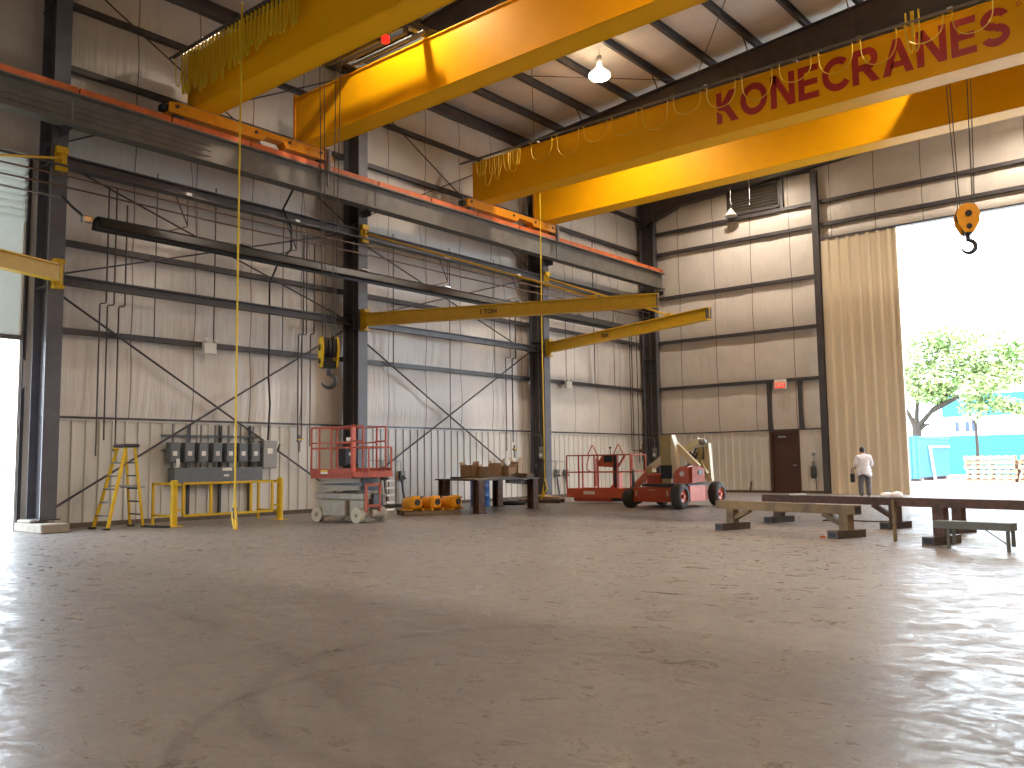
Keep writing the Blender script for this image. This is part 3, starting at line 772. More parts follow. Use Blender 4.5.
cond('thin rod on the wall right of the second column', [(.31, -14.75, 8.3), (.31, -14.75, 4.2)], .016)
cond('thin rod in the middle of the second bay', [(.31, -12.3, 8.3), (.31, -12.3, 2.4)], .014)
cond('thin rod left of the third column', [(.31, -10.1, 8.3), (.31, -10.1, 4.3)], .014)
drop('left conduit of the pair left of the third column', -9.3, 7.0, 4.95, -9.55, 1.7)
drop('right conduit of the pair left of the third column', -9.0, 7.0, 4.95, -9.2, 2.0, .024)
cond('thin rod above the white emergency box in the third bay', [(.31, -6.0, 8.0), (.31, -6.0, 4.5)], .014)
cond('long thin rod right of the white emergency box', [(.31, -4.1, 10.1), (.31, -4.1, 4.3)], .02)
cond('second long thin rod right of the white emergency box', [(.31, -2.7, 8.1), (.31, -2.7, 4.3)], .016)
cond('left conduit of the group beside the corner column', [(.33, -1.55, 7.0), (.33, -1.55, 1.7)], .022)
cond('middle conduit of the group beside the corner column', [(.33, -1.40, 7.0), (.33, -1.40, 1.5)], .022)
cond('right conduit of the group beside the corner column, with a side arm', [(.33, -1.0, 7.2), (.33, -1.0, 1.2)], .022)
for (y0, z0) in ((-22.0, 7.7), (-18.9, 7.7), (-13.2, 7.7), (-9.7, 7.6)):   # bracket frames under the runway
    t = thing('pipe_bracket', {-22.0: 'wire bracket frame above the heater left of the yellow pendant cable', -18.9: 'wire bracket frame above the heater left of the second column',
              -13.2: 'wire bracket frame above the heater right of the second column', -9.7: 'wire bracket frame above the heater left of the third column'}[y0], 'bracket', (.5, y0, 6.9), 0, 'pipe brackets')
    MB().tube([(.3, y0 - .5, 6.75), (1.0, y0 + .1, 6.95), (1.0, y0 + .1, 7.7)], .014, 5).build('arm', 'copper', t)
    MB().tube([(.9, y0 - .15, 7.65), (1.0, y0 + .1, 6.98)], .016, 5).build('strut', 'steel', t)
    MB().cbox((1.0, y0 + .1, 7.72), (.12, .14, .08)).build('clamp', 'white', t)
for lb, y, z in (('small white box under thin conduit rods between the first two columns', -20.88, 4.20), ('small white emergency box on the wall of the third bay', -5.92, 4.20)):
    t = thing('emergency_light', lb, 'emergency light', (.34, y, z - .14))
    MB().cbox((.34, y, z), (.12, .34, .28), bev=.015).build('housing', 'white', t)
    for s in (-1, 1): MB().cyl((.34, y + s * .12, z + .14), (.44, y + s * .13, z + .20), .04, 10, .06).build('lamp_head', 'white', t)

# ------------------------------------------------------------------ electrical gear behind the guard rail
t = thing('wireway', 'long grey trough below the row of electrical disconnect boxes', 'electrical trough', (.3, -20.3, .85), 0)
MB().cbox((.32, -20.60, 1.06), (.30, 2.42, .40), bev=.012).build('trough', 'elec', t)
MB().box(.47, .475, -20.55, -20.28, 1.18, 1.25).build('sticker', 'label', t)
MB().box(.47, .475, -20.50, -20.36, 1.04, 1.09).build('sticker', 'label', t)
MB().box(.17, .21, -22.0, -19.3, 2.0, 2.06).box(.17, .21, -22.0, -19.3, 1.66, 1.7).build('mounting_rail', 'elec', t)
for y in (-21.3, -19.6, -20.45): MB().box(.17, .23, y - .03, y + .03, .0, 2.3).build('mounting_post', 'dkgrey', t)
ys = [-21.80, -21.42, -21.06, -20.68, -20.32, -19.96, -19.60]
def disconnect(y):
    t = thing('disconnect_box', '', 'electrical box', (.36, y, 1.35), 0, 'disconnect boxes above the trough')
    MB().cbox((.36, y, 1.63), (.20, .27, .48), bev=.015).build('enclosure', 'elec', t)
    MB().cbox((.47, y, 1.64), (.02, .23, .42)).build('door', 'elec', t)
    MB().box(.482, .486, y - .06, y + .05, 1.55, 1.66).build('sticker', 'label', t)
    MB().bar((.44, y + .16, 1.62), (.50, y + .165, 1.76), .03).build('switch_handle', 'dkgrey', t)
    MB().cyl((.36, y, 1.38), (.36, y, 1.27), .035, 10).cyl((.34, y, 1.87), (.34, y, 2.30), .02, 8).build('conduit_stub', 'elec', t)
    return t
d = disconnect(0)
OR = ['first grey disconnect box from the left end of the row', 'second grey disconnect box from the left end of the row', 'third grey disconnect box from the left end of the row',
      'middle grey disconnect box of the row of seven', 'fifth disconnect box from the left, behind the pendant cable', 'sixth grey disconnect box from the left end of the row', 'seventh grey disconnect box, next to the larger light grey one']
W0 = d.location.copy()
for i, y in enumerate(ys):
    o = d if i == 0 else copy_tree(d)
    place(o, (.36, y, 1.35)); o['label'] = OR[i]
MB().box(.48, .50, -21.78, -21.70, 1.30, 1.48).build('warning_tag', 'label', d)
t = thing('disconnect_box', 'larger light grey disconnect box at the right end of the row', 'electrical box', (.34, -19.05, 1.2))
MB().cbox((.34, -19.16, 1.58), (.26, .42, .72), bev=.015).build('enclosure', 'elec2', t)
MB().box(.475, .480, -19.26, -19.10, 1.60, 1.74).build('sticker', 'label', t)
MB().bar((.40, -18.93, 1.62), (.48, -18.88, 1.85), .035).build('switch_handle', 'dkgrey', t)
MB().tube([(.3, -19.3, 1.8), (.3, -19.42, 1.8), (.3, -19.42, 1.45), (.3, -19.45, 1.45)], .025, 6).build('conduit_stub', 'elec', t)
# outlet boxes with drop pipes on the liner panel
def outlet(lb, y, z=.95):
    t = thing('outlet_box', lb, 'outlet', (.24, y, 0))
    MB().cbox((.24, y, z), (.12, .20, .26), bev=.012).build('enclosure', 'elec', t)
    MB().cyl((.30, y, z - .02), (.38, y + .02, z - .10), .04, 10).build('socket', 'elec2', t)
    MB().tube([(.24, y, z - .1), (.26, y + .02, z - .4), (.26, y + .10, .12)], .035, 7).build('flexible_hose', 'elec', t)
    MB().tube([(.2, y, z + .13), (.2, y, z + .42), (.2, y - .4, z + .46), (.2, y - 1.0, z + .46)], .010, 5).build('feed_conduit', 'galv', t)
outlet('left outlet box on the liner panel beside the scissor lift', -15.05); outlet('right outlet box on the liner panel beside the scissor lift', -14.35)
outlet('left outlet box on the liner panel behind the orange basket', -6.6, .88); outlet('right outlet box on the liner panel behind the orange basket', -6.05, .88)
for lb, y, z in (('small switch with a white dial on the third column', CY[2] - .012, 1.62), ('small switch with a white dial on the corner column', CY[3] - .012, 1.62)):
    t = thing('switch_box', lb, 'switch', (.62, y - .05, z - .2))
    MB().cbox((.66, y - .06, z + .14), (.16, .12, .16), bev=.01).cbox((.66, y - .06, z - .08), (.20, .12, .24), bev=.01).build('enclosure', 'elec2', t)
    MB().cyl((.66, y - .12, z - .08), (.66, y - .135, z - .08), .055, 12).build('dial', 'white', t)
    MB().cyl((.38, y - .04, z - .42), (.38, y - .04, 2.9), .012, 6).cbox((.38, y - .05, z - .45), (.09, .08, .16)).build('conduit_drop', 'elec', t)
    MB().tube([(.66, y - .05, z + .22), (.66, y - .05, 2.1), (.60, y - .05, 2.25), (.30, y - .05, 2.28)], .012, 6).build('conduit_loop', 'galv', t)

# ------------------------------------------------------------------ guard rail
t = thing('guard_rail', 'yellow steel guard rail standing in front of the electrical boxes', 'guard rail', (2.05, -21.3, 0))
A, B = Vector((2.02, -22.66, 0)), Vector((2.02, -19.95, 0))
for p in (A, B):
    MB().cyl(p, p + Vector((0, 0, .98)), .075, 16).sphere(p + Vector((0, 0, .98)), .075, 14, 6, (1, 1, .3)).build('post', 'safety', t)
    MB().cbox((p.x, p.y, .008), (.30, .30, .016)).build('foot_plate', 'safety', t)
    MB().bar(p + Vector((0, 0, .9)), p + Vector((0, .14 if p is A else -.14, .9)), .05).bar(p + Vector((0, 0, .35)), p + Vector((0, .14 if p is A else -.14, .35)), .05).build('hinge_lug', 'safety', t)
a, b = -22.44, -20.17
for z in (.92, .22): MB().bar((2.02, a, z), (2.02, b, z), .05).build('rail', 'safety', t)
for y in (a, -21.78, -20.75, b): MB().bar((2.02, y, .22), (2.02, y, .92), .05, up=(1, 0, 0)).build('upright', 'safety', t)
for y in (-22.66, -19.95):
    for z in (.92, .22): MB().bar((1.94, y, z), (1.12, y, z), .05).build('side_rail', 'safety', t)
    MB().bar((1.12, y, .0), (1.12, y, .945), .05, up=(1, 0, 0)).build('rear_upright', 'safety', t)

# ------------------------------------------------------------------ stepladder
t = thing('step_ladder', 'tall yellow fibreglass stepladder standing open beside the left doorway', 'stepladder', (1.4, -23.5, 0))
FL, FR, BL, BR = Vector((1.03, -23.93, 0)), Vector((1.76, -23.97, 0)), Vector((.98, -23.10, 0)), Vector((1.56, -23.10, 0))
TL, TR, UL, UR = Vector((1.18, -23.52, 1.72)), Vector((1.60, -23.54, 1.72)), Vector((1.18, -23.34, 1.72)), Vector((1.58, -23.34, 1.72))
for p, q in ((FL, TL), (FR, TR)): MB().bar(p, q, .03, .065, up=(0, 1, 0)).build('front_rail', 'safety', t)
for p, q in ((BL, UL), (BR, UR)): MB().bar(p, q, .028, .05, up=(0, 1, 0)).build('rear_rail', 'safety', t)
for k in range(1, 6):
    f = k / 6.2; MB().bar(FL.lerp(TL, f), FR.lerp(TR, f), .085, .028).build('step', 'galv', t)
    MB().bar(BL.lerp(UL, f), BR.lerp(UR, f), .03, .03).build('rear_brace', 'dkgrey', t)
MB().cbox((1.39, -23.43, 1.75), (.56, .34, .075), bev=.02).build('top_cap', 'dkgrey', t)
for p, dy in ((FL, -.02), (FR, -.02), (BL, .02), (BR, .03)): MB().cbox((p.x, p.y + dy, .02), (.09, .13, .04)).build('foot', 'black', t)
for p, q in ((FL.lerp(TL, .52), BL.lerp(UL, .52)), (FR.lerp(TR, .52), BR.lerp(UR, .52))): MB().bar(p, q, .012, .03).build('spreader', 'galv', t)
MB().cbox((1.25, -23.2, .86), (.50, .30, .02)).build('paint_shelf', 'elec', t)
tag(MB().cbox((1.95, -22.96, .02), (.60, .14, .04), .2, bev=.012).build('floor_strap', 'black'), 'black flat strap lying on the floor at the foot of the stepladder', 'strap')

# ------------------------------------------------------------------ scissor lift
SC = thing('scissor_lift', 'scissor lift with red railings on a warm grey chassis in front of the second column', 'scissor lift', (4.22, -19.62, 0), R(4))
Ws = WM[SC]
def LB(W, mb, n, m, p): mb.v = [tuple(W @ Vector(q)) for q in mb.v]; return mb.build(n, m, p)
KX = .76
def S(mb, n, m, p=None):
    if 'wheel' in n or 'axle' in n:
        c = (min(q[0] for q in mb.v) + max(q[0] for q in mb.v)) / 2
        mb.v = [(q[0] - c + c * KX, q[1] * .95, q[2]) for q in mb.v]
    else: mb.v = [(q[0] * KX, q[1] * .95, q[2]) for q in mb.v]
    return LB(Ws, mb, n, m, p or SC)
# local: x along the lift, y = -.45 is the side towards the viewer
S(MB().cbox((0, 0, .33), (1.95, .62, .36), bev=.02), 'chassis', 'lgrey')
S(MB().cbox((-.15, -.36, .32), (.98, .12, .36), bev=.02), 'side_tray', 'lgrey')
S(MB().cbox((-.15, .36, .32), (.98, .12, .36), bev=.02), 'side_tray', 'lgrey')
S(MB().cbox((0, 0, .58), (2.08, .74, .14), bev=.02), 'upper_frame', 'lgrey')
S(MB().cbox((-.25, -.372, .58), (.55, .004, .07)), 'decal', 'elec2')
for x in (-.88, .80):
    for y in (-.36, .36):
        w = S(MB().cyl((x, y - .06, .17), (x, y + .06, .17), .17, 22), 'wheel', 'solidtyre')
        S(MB().cyl((x, y - .066, .17), (x, y + .066, .17), .06, 12), 'wheel_hub', 'lgrey', w)
        S(MB().cyl((x, y - .07, .17), (x, y + .07, .17), .022, 8), 'axle', 'black', w)
z = .70
for k in range(4):
    for y in (-.30, .30):
        S(MB().bar((-.88, y, z + .015), (.82, y, z + (.055 if k % 2 == 0 else -.01)), .05, .065), 'scissor_arm', 'lgrey')
    z += .085
S(MB().box(-.9, .85, -.26, .26, .70, .98), 'scissor_core', 'dkgrey')
# deck and railings
S(MB().box(-1.13, .62, -.42, .42, 1.04, 1.07), 'deck', 'lred')
S(MB().box(-1.13, .62, -.42, -.40, .98, 1.20).box(-1.13, .62, .40, .42, .98, 1.20).box(-1.15, -1.13, -.42, .42, .98, 1.20), 'toe_board', 'lred')
S(MB().box(-.70, -.40, -.426, -.42, 1.08, 1.12), 'warning_label', 'label')
S(MB().box(-.70, -.40, -.426, -.42, 1.12, 1.17), 'warning_label', 'safety')
S(MB().box(.62, 1.25, -.38, .38, 1.02, 1.05).box(.62, 1.25, -.40, -.38, 1.0, 1.12).box(.62, 1.25, .38, .40, 1.0, 1.2).box(1.25, 1.27, -.40, .40, 1.0, 1.14), 'extension_deck', 'lred')
for y in (-.41, .41):
    for x in ((-1.13, -.78, -.25, .60) if y < 0 else (-1.13, .02, .60)): S(MB().bar((x, y, 1.1), (x, y, 2.13 if x > -1.2 else 1.7), .038, up=(1, 0, 0)), 'rail_post', 'lred')
    for zz in (2.13, 1.78, 1.66): S(MB().bar((-1.13, y, zz), (.60, y, zz), .034), 'guard_bar', 'lred')
for zz in (2.13, 1.66): S(MB().bar((-1.13, -.41, zz), (-1.13, .41, zz), .034), 'guard_bar', 'lred')
for y in (-.37, .37):
    for x in (1.02, 1.25): S(MB().bar((x, y, 1.1), (x, y, 2.13 if x < 1.2 else 1.66), .036, up=(1, 0, 0)), 'extension_post', 'lred')
    S(MB().bar((.60, y, 2.13), (1.02, y, 2.13), .034), 'extension_rail', 'lred'); S(MB().bar((.60, y, 1.66), (1.25, y, 1.66), .034), 'extension_rail', 'lred')
    S(MB().bar((.60, y, 1.80), (1.02, y, 1.80), .034), 'extension_rail', 'lred')
S(MB().bar((1.25, -.37, 1.66), (1.25, .37, 1.66), .034), 'extension_rail', 'lred')
S(MB().bar((.55, -.30, 1.1), (.55, -.30, 2.16), .10, .04, up=(1, 0, 0)), 'gate_post', 'lorange')
S(MB().cbox((.33, -.2, 1.50), (.34, .20, .44), bev=.03), 'control_box', 'black')
S(MB().cbox((.33, -.31, 1.85), (.14, .04, .08)).cbox((.40, -.31, 1.52), (.07, .02, .07)), 'control_label', 'label')
S(MB().cbox((-.72, .30, 1.46), (.30, .12, .44), bev=.03), 'manual_box', 'black')
# red ladder and grey pump at the right end
for y in (-.33, .10): S(MB().bar((1.10, y, .24), (1.10, y, .86), .05, up=(1, 0, 0)), 'entry_ladder_side', 'lred')
for zz in (.38, .84): S(MB().bar((1.10, -.33, zz), (1.10, .10, zz), .05), 'entry_ladder_step', 'lred')
S(MB().cbox((1.02, .05, .50), (.20, .36, .28), bev=.03), 'pump_unit', 'dkgrey')
S(MB().cyl((1.0, -.1, .20), (1.0, .30, .20), .10, 14), 'drive_motor', 'lgrey')
mb = MB()
for k in range(5): mb.box(1.16, 1.22, .24, .50, .25 + k * .16, .29 + k * .16)
S(mb, 'rear_step', 'label')

# ------------------------------------------------------------------ pallet with three hoist motors
pc = (3.72, -16.75)
def pallet(n, lb, cx, cy, rz, m, L=1.2, Wd=1.0, zb=0, cat='pallet', group=None):
    t = thing(n, lb, cat, (cx, cy, zb), rz, group); W = WM[t]
    for y in (-Wd / 2 + .05, 0, Wd / 2 - .05): LB(W, MB().box(-L / 2, L / 2, y - .04, y + .04, .02, .105), 'stringer', m, t)
    for k in range(7): x = -L / 2 + .05 + k * (L - .1) / 6; LB(W, MB().box(x - .045, x + .045, -Wd / 2, Wd / 2, .105, .125), 'deck_board', m, t)
    for k in range(3): x = -L / 2 + .05 + k * (L - .1) / 2; LB(W, MB().box(x - .045, x + .045, -Wd / 2, Wd / 2, 0, .02), 'bottom_board', m, t)
    return t
pallet('wooden_pallet', 'low wooden pallet carrying three amber hoist motors beside the steel table', pc[0] + .08, pc[1] + .02, R(60), 'wood', 1.45, .90)
for i, (px, py, lb) in enumerate(((3.74, -17.22, 'leftmost amber hoist motor on the low wooden pallet'), (3.98, -16.78, 'middle amber hoist motor on the low wooden pallet'), (4.22, -16.30, 'rightmost amber hoist motor on the low wooden pallet'))):
    t = thing('hoist_motor', lb, 'hoist', (px, py, .125), R(-14 + 5 * i), 'amber hoist motors'); W = WM[t]
    LB(W, MB().lathe([(0, -.38), (.12, -.38), (.15, -.32), (.17, -.05), (.15, .10), (.15, .20), (0, .21)], (0, 0, .17), 12, 'x'), 'housing', 'hoist', t)
    LB(W, MB().cbox((.14, 0, .19), (.18, .32, .34), bev=.06), 'gear_case', 'hoist', t)
    LB(W, MB().cyl((.23, 0, .20), (.25, 0, .20), .08, 14), 'end_cover', 'dkgrey', t)
    LB(W, MB().bar((-.30, -.16, .02), (.25, -.16, .02), .05, .04).bar((-.30, .16, .02), (.25, .16, .02), .05, .04), 'base_foot', 'hoist', t)
    LB(W, MB().cyl((.225, .10, .30), (.245, .10, .30), .022, 8), 'bolt', 'dkgrey', t)
for i, (px, py, lb) in enumerate(((3.32, -16.62, 'left black cable reel behind the amber hoists'), (3.55, -16.20, 'right black cable reel behind the amber hoists'))):
    tag(MB().lathe([(.08, 0), (.19, 0), (.19, .05), (.13, .06), (.13, .26), (.19, .27), (.19, .32), (.08, .32)], (px, py, .125), 18).build('cable_reel', 'black'), lb, 'cable reel', 'black cable reels')

# ------------------------------------------------------------------ steel table with boxes, drum
t = thing('steel_table', 'dark welding table on rusty H-shaped legs', 'table', (3.8, -14.4, 0))
tb = [(2.75, -15.45), (4.95, -16.15), (4.65, -13.2), (2.7, -12.7)]
MB().prism(tb, .83, .865, 'z').build('tabletop', 'dark_top', t)
MB().prism([(4.0, -15.9), (4.93, -16.2), (4.85, -15.0), (4.1, -14.7)], .865, .89, 'z').build('top_plate', 'rust_y', t)
MB().prism([(2.9, -15.0), (4.3, -15.2), (4.2, -13.4), (2.85, -13.1)], .865, .91, 'z').build('top_plate', 'dark_top', t)
for (x, y) in ((2.92, -15.25), (4.85, -15.98), (4.55, -13.42), (2.85, -12.95)):
    MB().ibeam((x, y, .0), (x, y, .83), .22, .22, .02, .02, up=(1, 0, 0)).cbox((x, y, .01), (.3, .3, .02)).build('leg', 'rust', t)
MB().prism([(-.30, .83), (.0, .83), (.0, .55)], -13.45, -13.38, 'y')
MB().bar((4.45, -13.6, .74), (4.62, -14.6, .80), .10, .12).build('clamp_arm', 'dark_top', t)
for i, (cx, cy, w, dpt, h, rz, m, lb) in enumerate((
    (3.02, -14.35, .50, .40, .40, .2, 'card', 'tall brown open carton at the left end of the boxes on the steel table'),
    (3.30, -13.98, .55, .42, .34, .1, 'card2', 'pale carton second from the left on the steel table'),
    (3.55, -13.78, .42, .40, .46, .5, 'card2', 'tallest pale carton in the middle of the steel table'),
    (3.80, -13.60, .50, .40, .32, -.1, 'card', 'brown carton right of the tallest one on the steel table'),
    (3.90, -13.35, .30, .30, .50, .3, 'card2', 'narrow upright carton at the right end of the boxes on the steel table'))):
    t = thing('cardboard_box', lb, 'box', (cx, cy, .91), rz, 'cartons on the steel table'); W = WM[t]
    mb = MB(); a, b = w * .40, dpt * .40
    mb.box(-a, a, -b, -b + .012, 0, h * .8).box(-a, a, b - .012, b, 0, h * .8).box(-a, -a + .012, -b, b, 0, h * .8).box(a - .012, a, -b, b, 0, h * .8).box(-a, a, -b, b, 0, .012)
    LB(W, mb, 'carton', m, t)
    LB(W, MB().prism([(-a, h * .8), (-a + .01, h * .8), (-a - .05, h), (-a - .06, h)], -b, b, 'y').prism([(a, h * .8), (a - .01, h * .8), (a + .03, h * 1.05), (a + .04, h * 1.05)], -b, b, 'y'), 'flap', m, t)
    LB(W, MB().box(-a + .02, a - .02, -b + .02, b - .02, .02, h * .7), 'contents', 'card' if m == 'card2' else 'wood', t)
for i, (cx, cy, lb) in enumerate(((4.15, -13.5, 'left small wooden block right of the cartons on the steel table'), (4.35, -13.35, 'right small wooden block right of the cartons on the steel table'))):
    tag(MB().cbox((cx, cy, .925), (.30, .14, .12), .5 + i, bev=.02).build('wooden_block', 'wood'), lb, 'block')
def drum(lb, x, y):
    t = thing('steel_drum', lb, 'drum', (x, y, 0))
    MB().lathe([(0, 0), (.285, 0), (.29, .02), (.285, .05), (.285, .28), (.297, .30), (.285, .32), (.285, .55), (.297, .57), (.285, .59), (.285, .75), (.292, .78), (.27, .78), (.265, .765), (0, .765)], (x, y, 0), 28).build('body', 'blue', t)
    MB().cyl((x + .15, y, .765), (x + .15, y, .785), .03, 10).build('bung', 'chrome', t)
drum('blue steel drum standing behind the front leg of the dark table', 2.18, -12.98)
# junk at the foot of the third column
tag(MB().lathe([(.20, 0), (.42, 0), (.46, .05), (.42, .11), (.20, .11), (.17, .05), (.20, 0)], (2.35, -11.75, 0), 24).build('rubber_hose_coil', 'black'), 'black coiled hose lying left of the third column', 'hose')
t = thing('timber_skid', 'dark wooden skid on the floor in front of the third column', 'skid', (2.45, -10.35, 0), R(25)); W = WM[t]
for y in (-.35, .35): LB(W, MB().box(-.68, .68, y - .06, y + .06, 0, .10), 'runner', 'rust', t)
for x in (-.6, -.2, .2, .6): LB(W, MB().box(x - .07, x + .07, -.5, .5, .10, .13), 'slat', 'wood', t)
tag(MB().sphere((2.40, -10.15, .19), .22, 12, 8, (1.3, 1, .3)).sphere((2.78, -10.1, .17), .16, 12, 8, (1.4, 1, .3)).build('cloth_sack', 'card2'), 'crumpled pale sack lying on the dark skid', 'sack')

# ------------------------------------------------------------------ articulated boom lift
BL_ = thing('boom_lift', 'orange and cream articulated boom lift with a folded boom near the corner', 'boom lift', (7.6, -10.9, 0))
def L(mb, n, m, p=None): return mb.build(n, m, p or BL_)
L(MB().box(6.72, 8.02, -11.72, -9.8, .16, .55).box(8.0, 8.34, -11.45, -10.5, .2, .58), 'chassis', 'lred')
L(MB().box(8.34, 8.37, -11.45, -10.62, .18, .60), 'side_plate', 'lorange')
L(MB().box(6.9, 8.32, -11.5, -10.2, .58, .64), 'turntable_plate', 'black')
L(MB().box(6.82, 6.88, -11.73, -11.72, .32, .46).box(7.80, 7.86, -11.73, -11.72, .32, .48).box(7.25, 7.45, -11.73, -11.72, .47, .50), 'decal', 'card2')
def bigwheel(x, y, r=.34, w=.28):
    q = L(MB().lathe([(r * .55, -w / 2), (r * .80, -w / 2), (r * .96, -w * .38), (r, -w * .25), (r, w * .25), (r * .96, w * .38), (r * .80, w / 2), (r * .55, w / 2)], (x, y, r), 28, 'x'), 'wheel', 'tyre')
    L(MB().lathe([(0, -w * .30), (r * .56, -w * .42), (r * .56, w * .42), (r * .40, w * .30), (r * .2, w * .26), (.0, w * .34)], (x, y, r), 20, 'x'), 'rim', 'lorange', q)
    L(MB().cyl((x + w * .25, y, r), (x + w * .5, y, r), .05, 10), 'hub', 'lorange', q)
bigwheel(6.62, -11.65, .26, .30); bigwheel(8.36, -12.0); bigwheel(8.36, -9.9); bigwheel(6.62, -9.95)
# turret hoods
L(MB().prism([(7.80, .66), (7.82, .90), (7.90, 1.02), (8.02, 1.10), (8.26, 1.13), (8.30, .66)], -11.35, -10.95, 'y'), 'engine_hood', 'lorange')
L(MB().cyl((8.08, -11.35, .92), (8.08, -11.362, .92), .07, 16), 'decal', 'label')
L(MB().prism([(-11.30, .68), (-10.60, .70), (-10.60, 1.06), (-10.95, 1.12), (-11.28, 1.10)], 8.10, 8.36, 'x'), 'side_hood', 'lred')
L(MB().cbox((8.37, -10.85, .95), (.02, .25, .12), 0), 'latch_panel', 'dkgrey')
L(MB().cbox((7.02, -10.75, .76), (.42, .8, .34), bev=.06), 'counter_hood', 'lred')
# vertical folded boom: ochre near face, cream flank
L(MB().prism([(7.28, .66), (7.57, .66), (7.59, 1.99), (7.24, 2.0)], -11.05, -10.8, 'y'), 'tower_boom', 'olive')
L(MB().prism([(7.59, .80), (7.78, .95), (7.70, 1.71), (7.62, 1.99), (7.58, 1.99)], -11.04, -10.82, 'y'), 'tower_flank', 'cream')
L(MB().box(7.27, 7.60, -11.08, -10.78, .78, 1.15), 'cable_guard', 'black')
L(MB().bar((7.52, -10.8, 1.80), (8.24, -10.72, 1.08), .14, .17), 'lower_boom', 'cream')
L(MB().bar((7.60, -10.6, 1.0), (8.05, -10.6, 1.22), .08, .06), 'lift_cylinder', 'dkgrey')
L(MB().bar((7.58, -10.4, 1.52), (8.12, -10.36, 1.84), .14, .17), 'upper_boom', 'cream')
L(MB().sphere((8.17, -10.32, 1.79), .13, 12, 8, (1, 1, .8)), 'knuckle', 'galv')
L(MB().prism([(8.03, 1.64), (8.21, 1.66), (8.17, 1.2), (8.32, .92), (8.12, .92), (8.05, 1.28)], -10.38, -10.2, 'y'), 'link_plate', 'olive')
L(MB().cyl((8.20, -10.34, 1.30), (8.20, -10.34, 1.66), .035, 10), 'hose_guard', 'black')
L(MB().prism([(8.20, 1.76), (8.29, 1.76), (8.35, .70), (8.18, .84), (8.17, 1.31)], -10.18, -10.02, 'y'), 'rear_link', 'cream')
L(MB().bar((8.06, -10.2, 1.0), (8.32, -10.15, .70), .12, .13), 'pivot_arm', 'cream')
L(MB().tube([(7.80, -10.6, 1.35), (7.92, -10.55, 1.5), (8.0, -10.5, 1.40), (7.98, -10.5, 1.2)], .035, 7).tube([(7.85, -10.6, 1.2), (8.0, -10.5, 1.45), (8.05, -10.45, 1.62)], .028, 7).tube([(7.9, -10.5, 1.1), (8.02, -10.45, 1.3), (8.04, -10.4, 1.5)], .03, 7), 'hose', 'black')
# telescoping fly boom and jib to the basket
L(MB().bar((7.25, -10.75, 1.42), (6.62, -10.62, 1.03), .14, .15), 'fly_boom', 'cream')
L(MB().bar((6.80, -10.66, 1.05), (6.58, -10.60, 1.0), .16, .20), 'elbow_block', 'olive')
L(MB().bar((6.68, -10.64, 1.0), (5.78, -10.3, .40), .12, .15), 'jib_boom', 'lorange')
L(MB().tube([(5.80, -10.25, .95), (5.88, -10.32, 1.0), (6.0, -10.5, .75), (6.05, -10.6, .45), (6.15, -10.8, .15)], .045, 7).tube([(6.05, -10.7, .1), (6.3, -10.9, .08), (6.55, -11.0, .15)], .06, 7), 'hose', 'black')
# basket
bx0, bx1, by0, by1 = 3.36, 5.72, -10.2, -9.35
bk = L(MB().box(bx0, bx1, by0, by1, .20, .24).box(bx0, bx1, by0 - .02, by0, .18, .46).box(bx0, bx1, by1, by1 + .02, .18, .46).box(bx0 - .02, bx0, by0, by1, .18, .46).box(bx1, bx1 + .02, by0, by1, .18, .46), 'basket', 'lorange')
mb = MB().box(3.62, 5.0, by0 - .005, by1, .06, .20)
L(mb, 'basket_floor_frame', 'lred', bk)
L(MB().box(4.0, 4.42, by0 - .026, by0 - .02, .28, .38), 'decal', 'label', bk)
L(MB().box(5.0, 5.4, by0 + .05, by1, .08, .18), 'basket_bracket', 'black', bk)
for x in (bx0, 3.82, 4.55, 5.24, bx1):
    for y in (by0, by1): L(MB().bar((x, y, .44), (x, y, 1.48), .036, up=(1, 0, 0)), 'basket_post', 'lred', bk)
for y in (by0, by1):
    for z in (1.48, .96): L(MB().bar((bx0, y, z), (bx1, y, z), .034), 'basket_rail', 'lred', bk)
for x in (bx0, bx1):
    for z in (1.48, .96): L(MB().bar((x, by0, z), (x, by1, z), .034), 'basket_rail', 'lred', bk)
L(MB().bar((3.9, by1, .5), (3.92, by1, 1.4), .10, .03, up=(1, 0, 0)), 'gate', 'lred', bk)
for x in (4.35, 5.3): L(MB().tube([(x - .18, by0, 1.48), (x - .03, by0, 1.76), (x, by0, 1.79), (x + .03, by0, 1.76), (x + .18, by0, 1.48)], .016, 6), 'control_hoop', 'lred', bk)
L(MB().prism([(4.50, 1.14), (5.10, 1.10), (5.14, 1.48), (4.72, 1.50), (4.56, 1.30)], by0 + .02, by0 + .26, 'y'), 'control_console', 'lorange', bk)
L(MB().box(4.78, 5.08, by0 - .02, by0 + .02, 1.26, 1.46), 'console_panel', 'black', bk)
L(MB().box(5.12, 5.24, by0, by0 + .10, .50, 1.48), 'cable_duct', 'black', bk)
L(MB().cyl((4.98, by0 + .05, 1.50), (4.98, by0 + .05, 1.70), .012, 6).sphere((4.98, by0 + .05, 1.70), .035, 8, 6), 'joystick', 'black', bk)
L(MB().tube([(4.15, by0 + .1, 1.45), (4.05, by0 + .12, 1.2), (4.05, by0 + .12, 1.02), (4.2, by0 + .12, .98)], .016, 6), 'air_hose', 'lred', bk)
L(MB().prism([(4.75, .46), (5.1, .46), (5.1, .92), (4.98, .95), (4.95, .66)], by0 + .3, by0 + .5, 'y'), 'foot_guard', 'lorange', bk)
L(MB().bar((5.24, by0 + .05, 1.10), (5.50, by0 + .05, 1.46), .05), 'slave_cylinder', 'lred', bk)

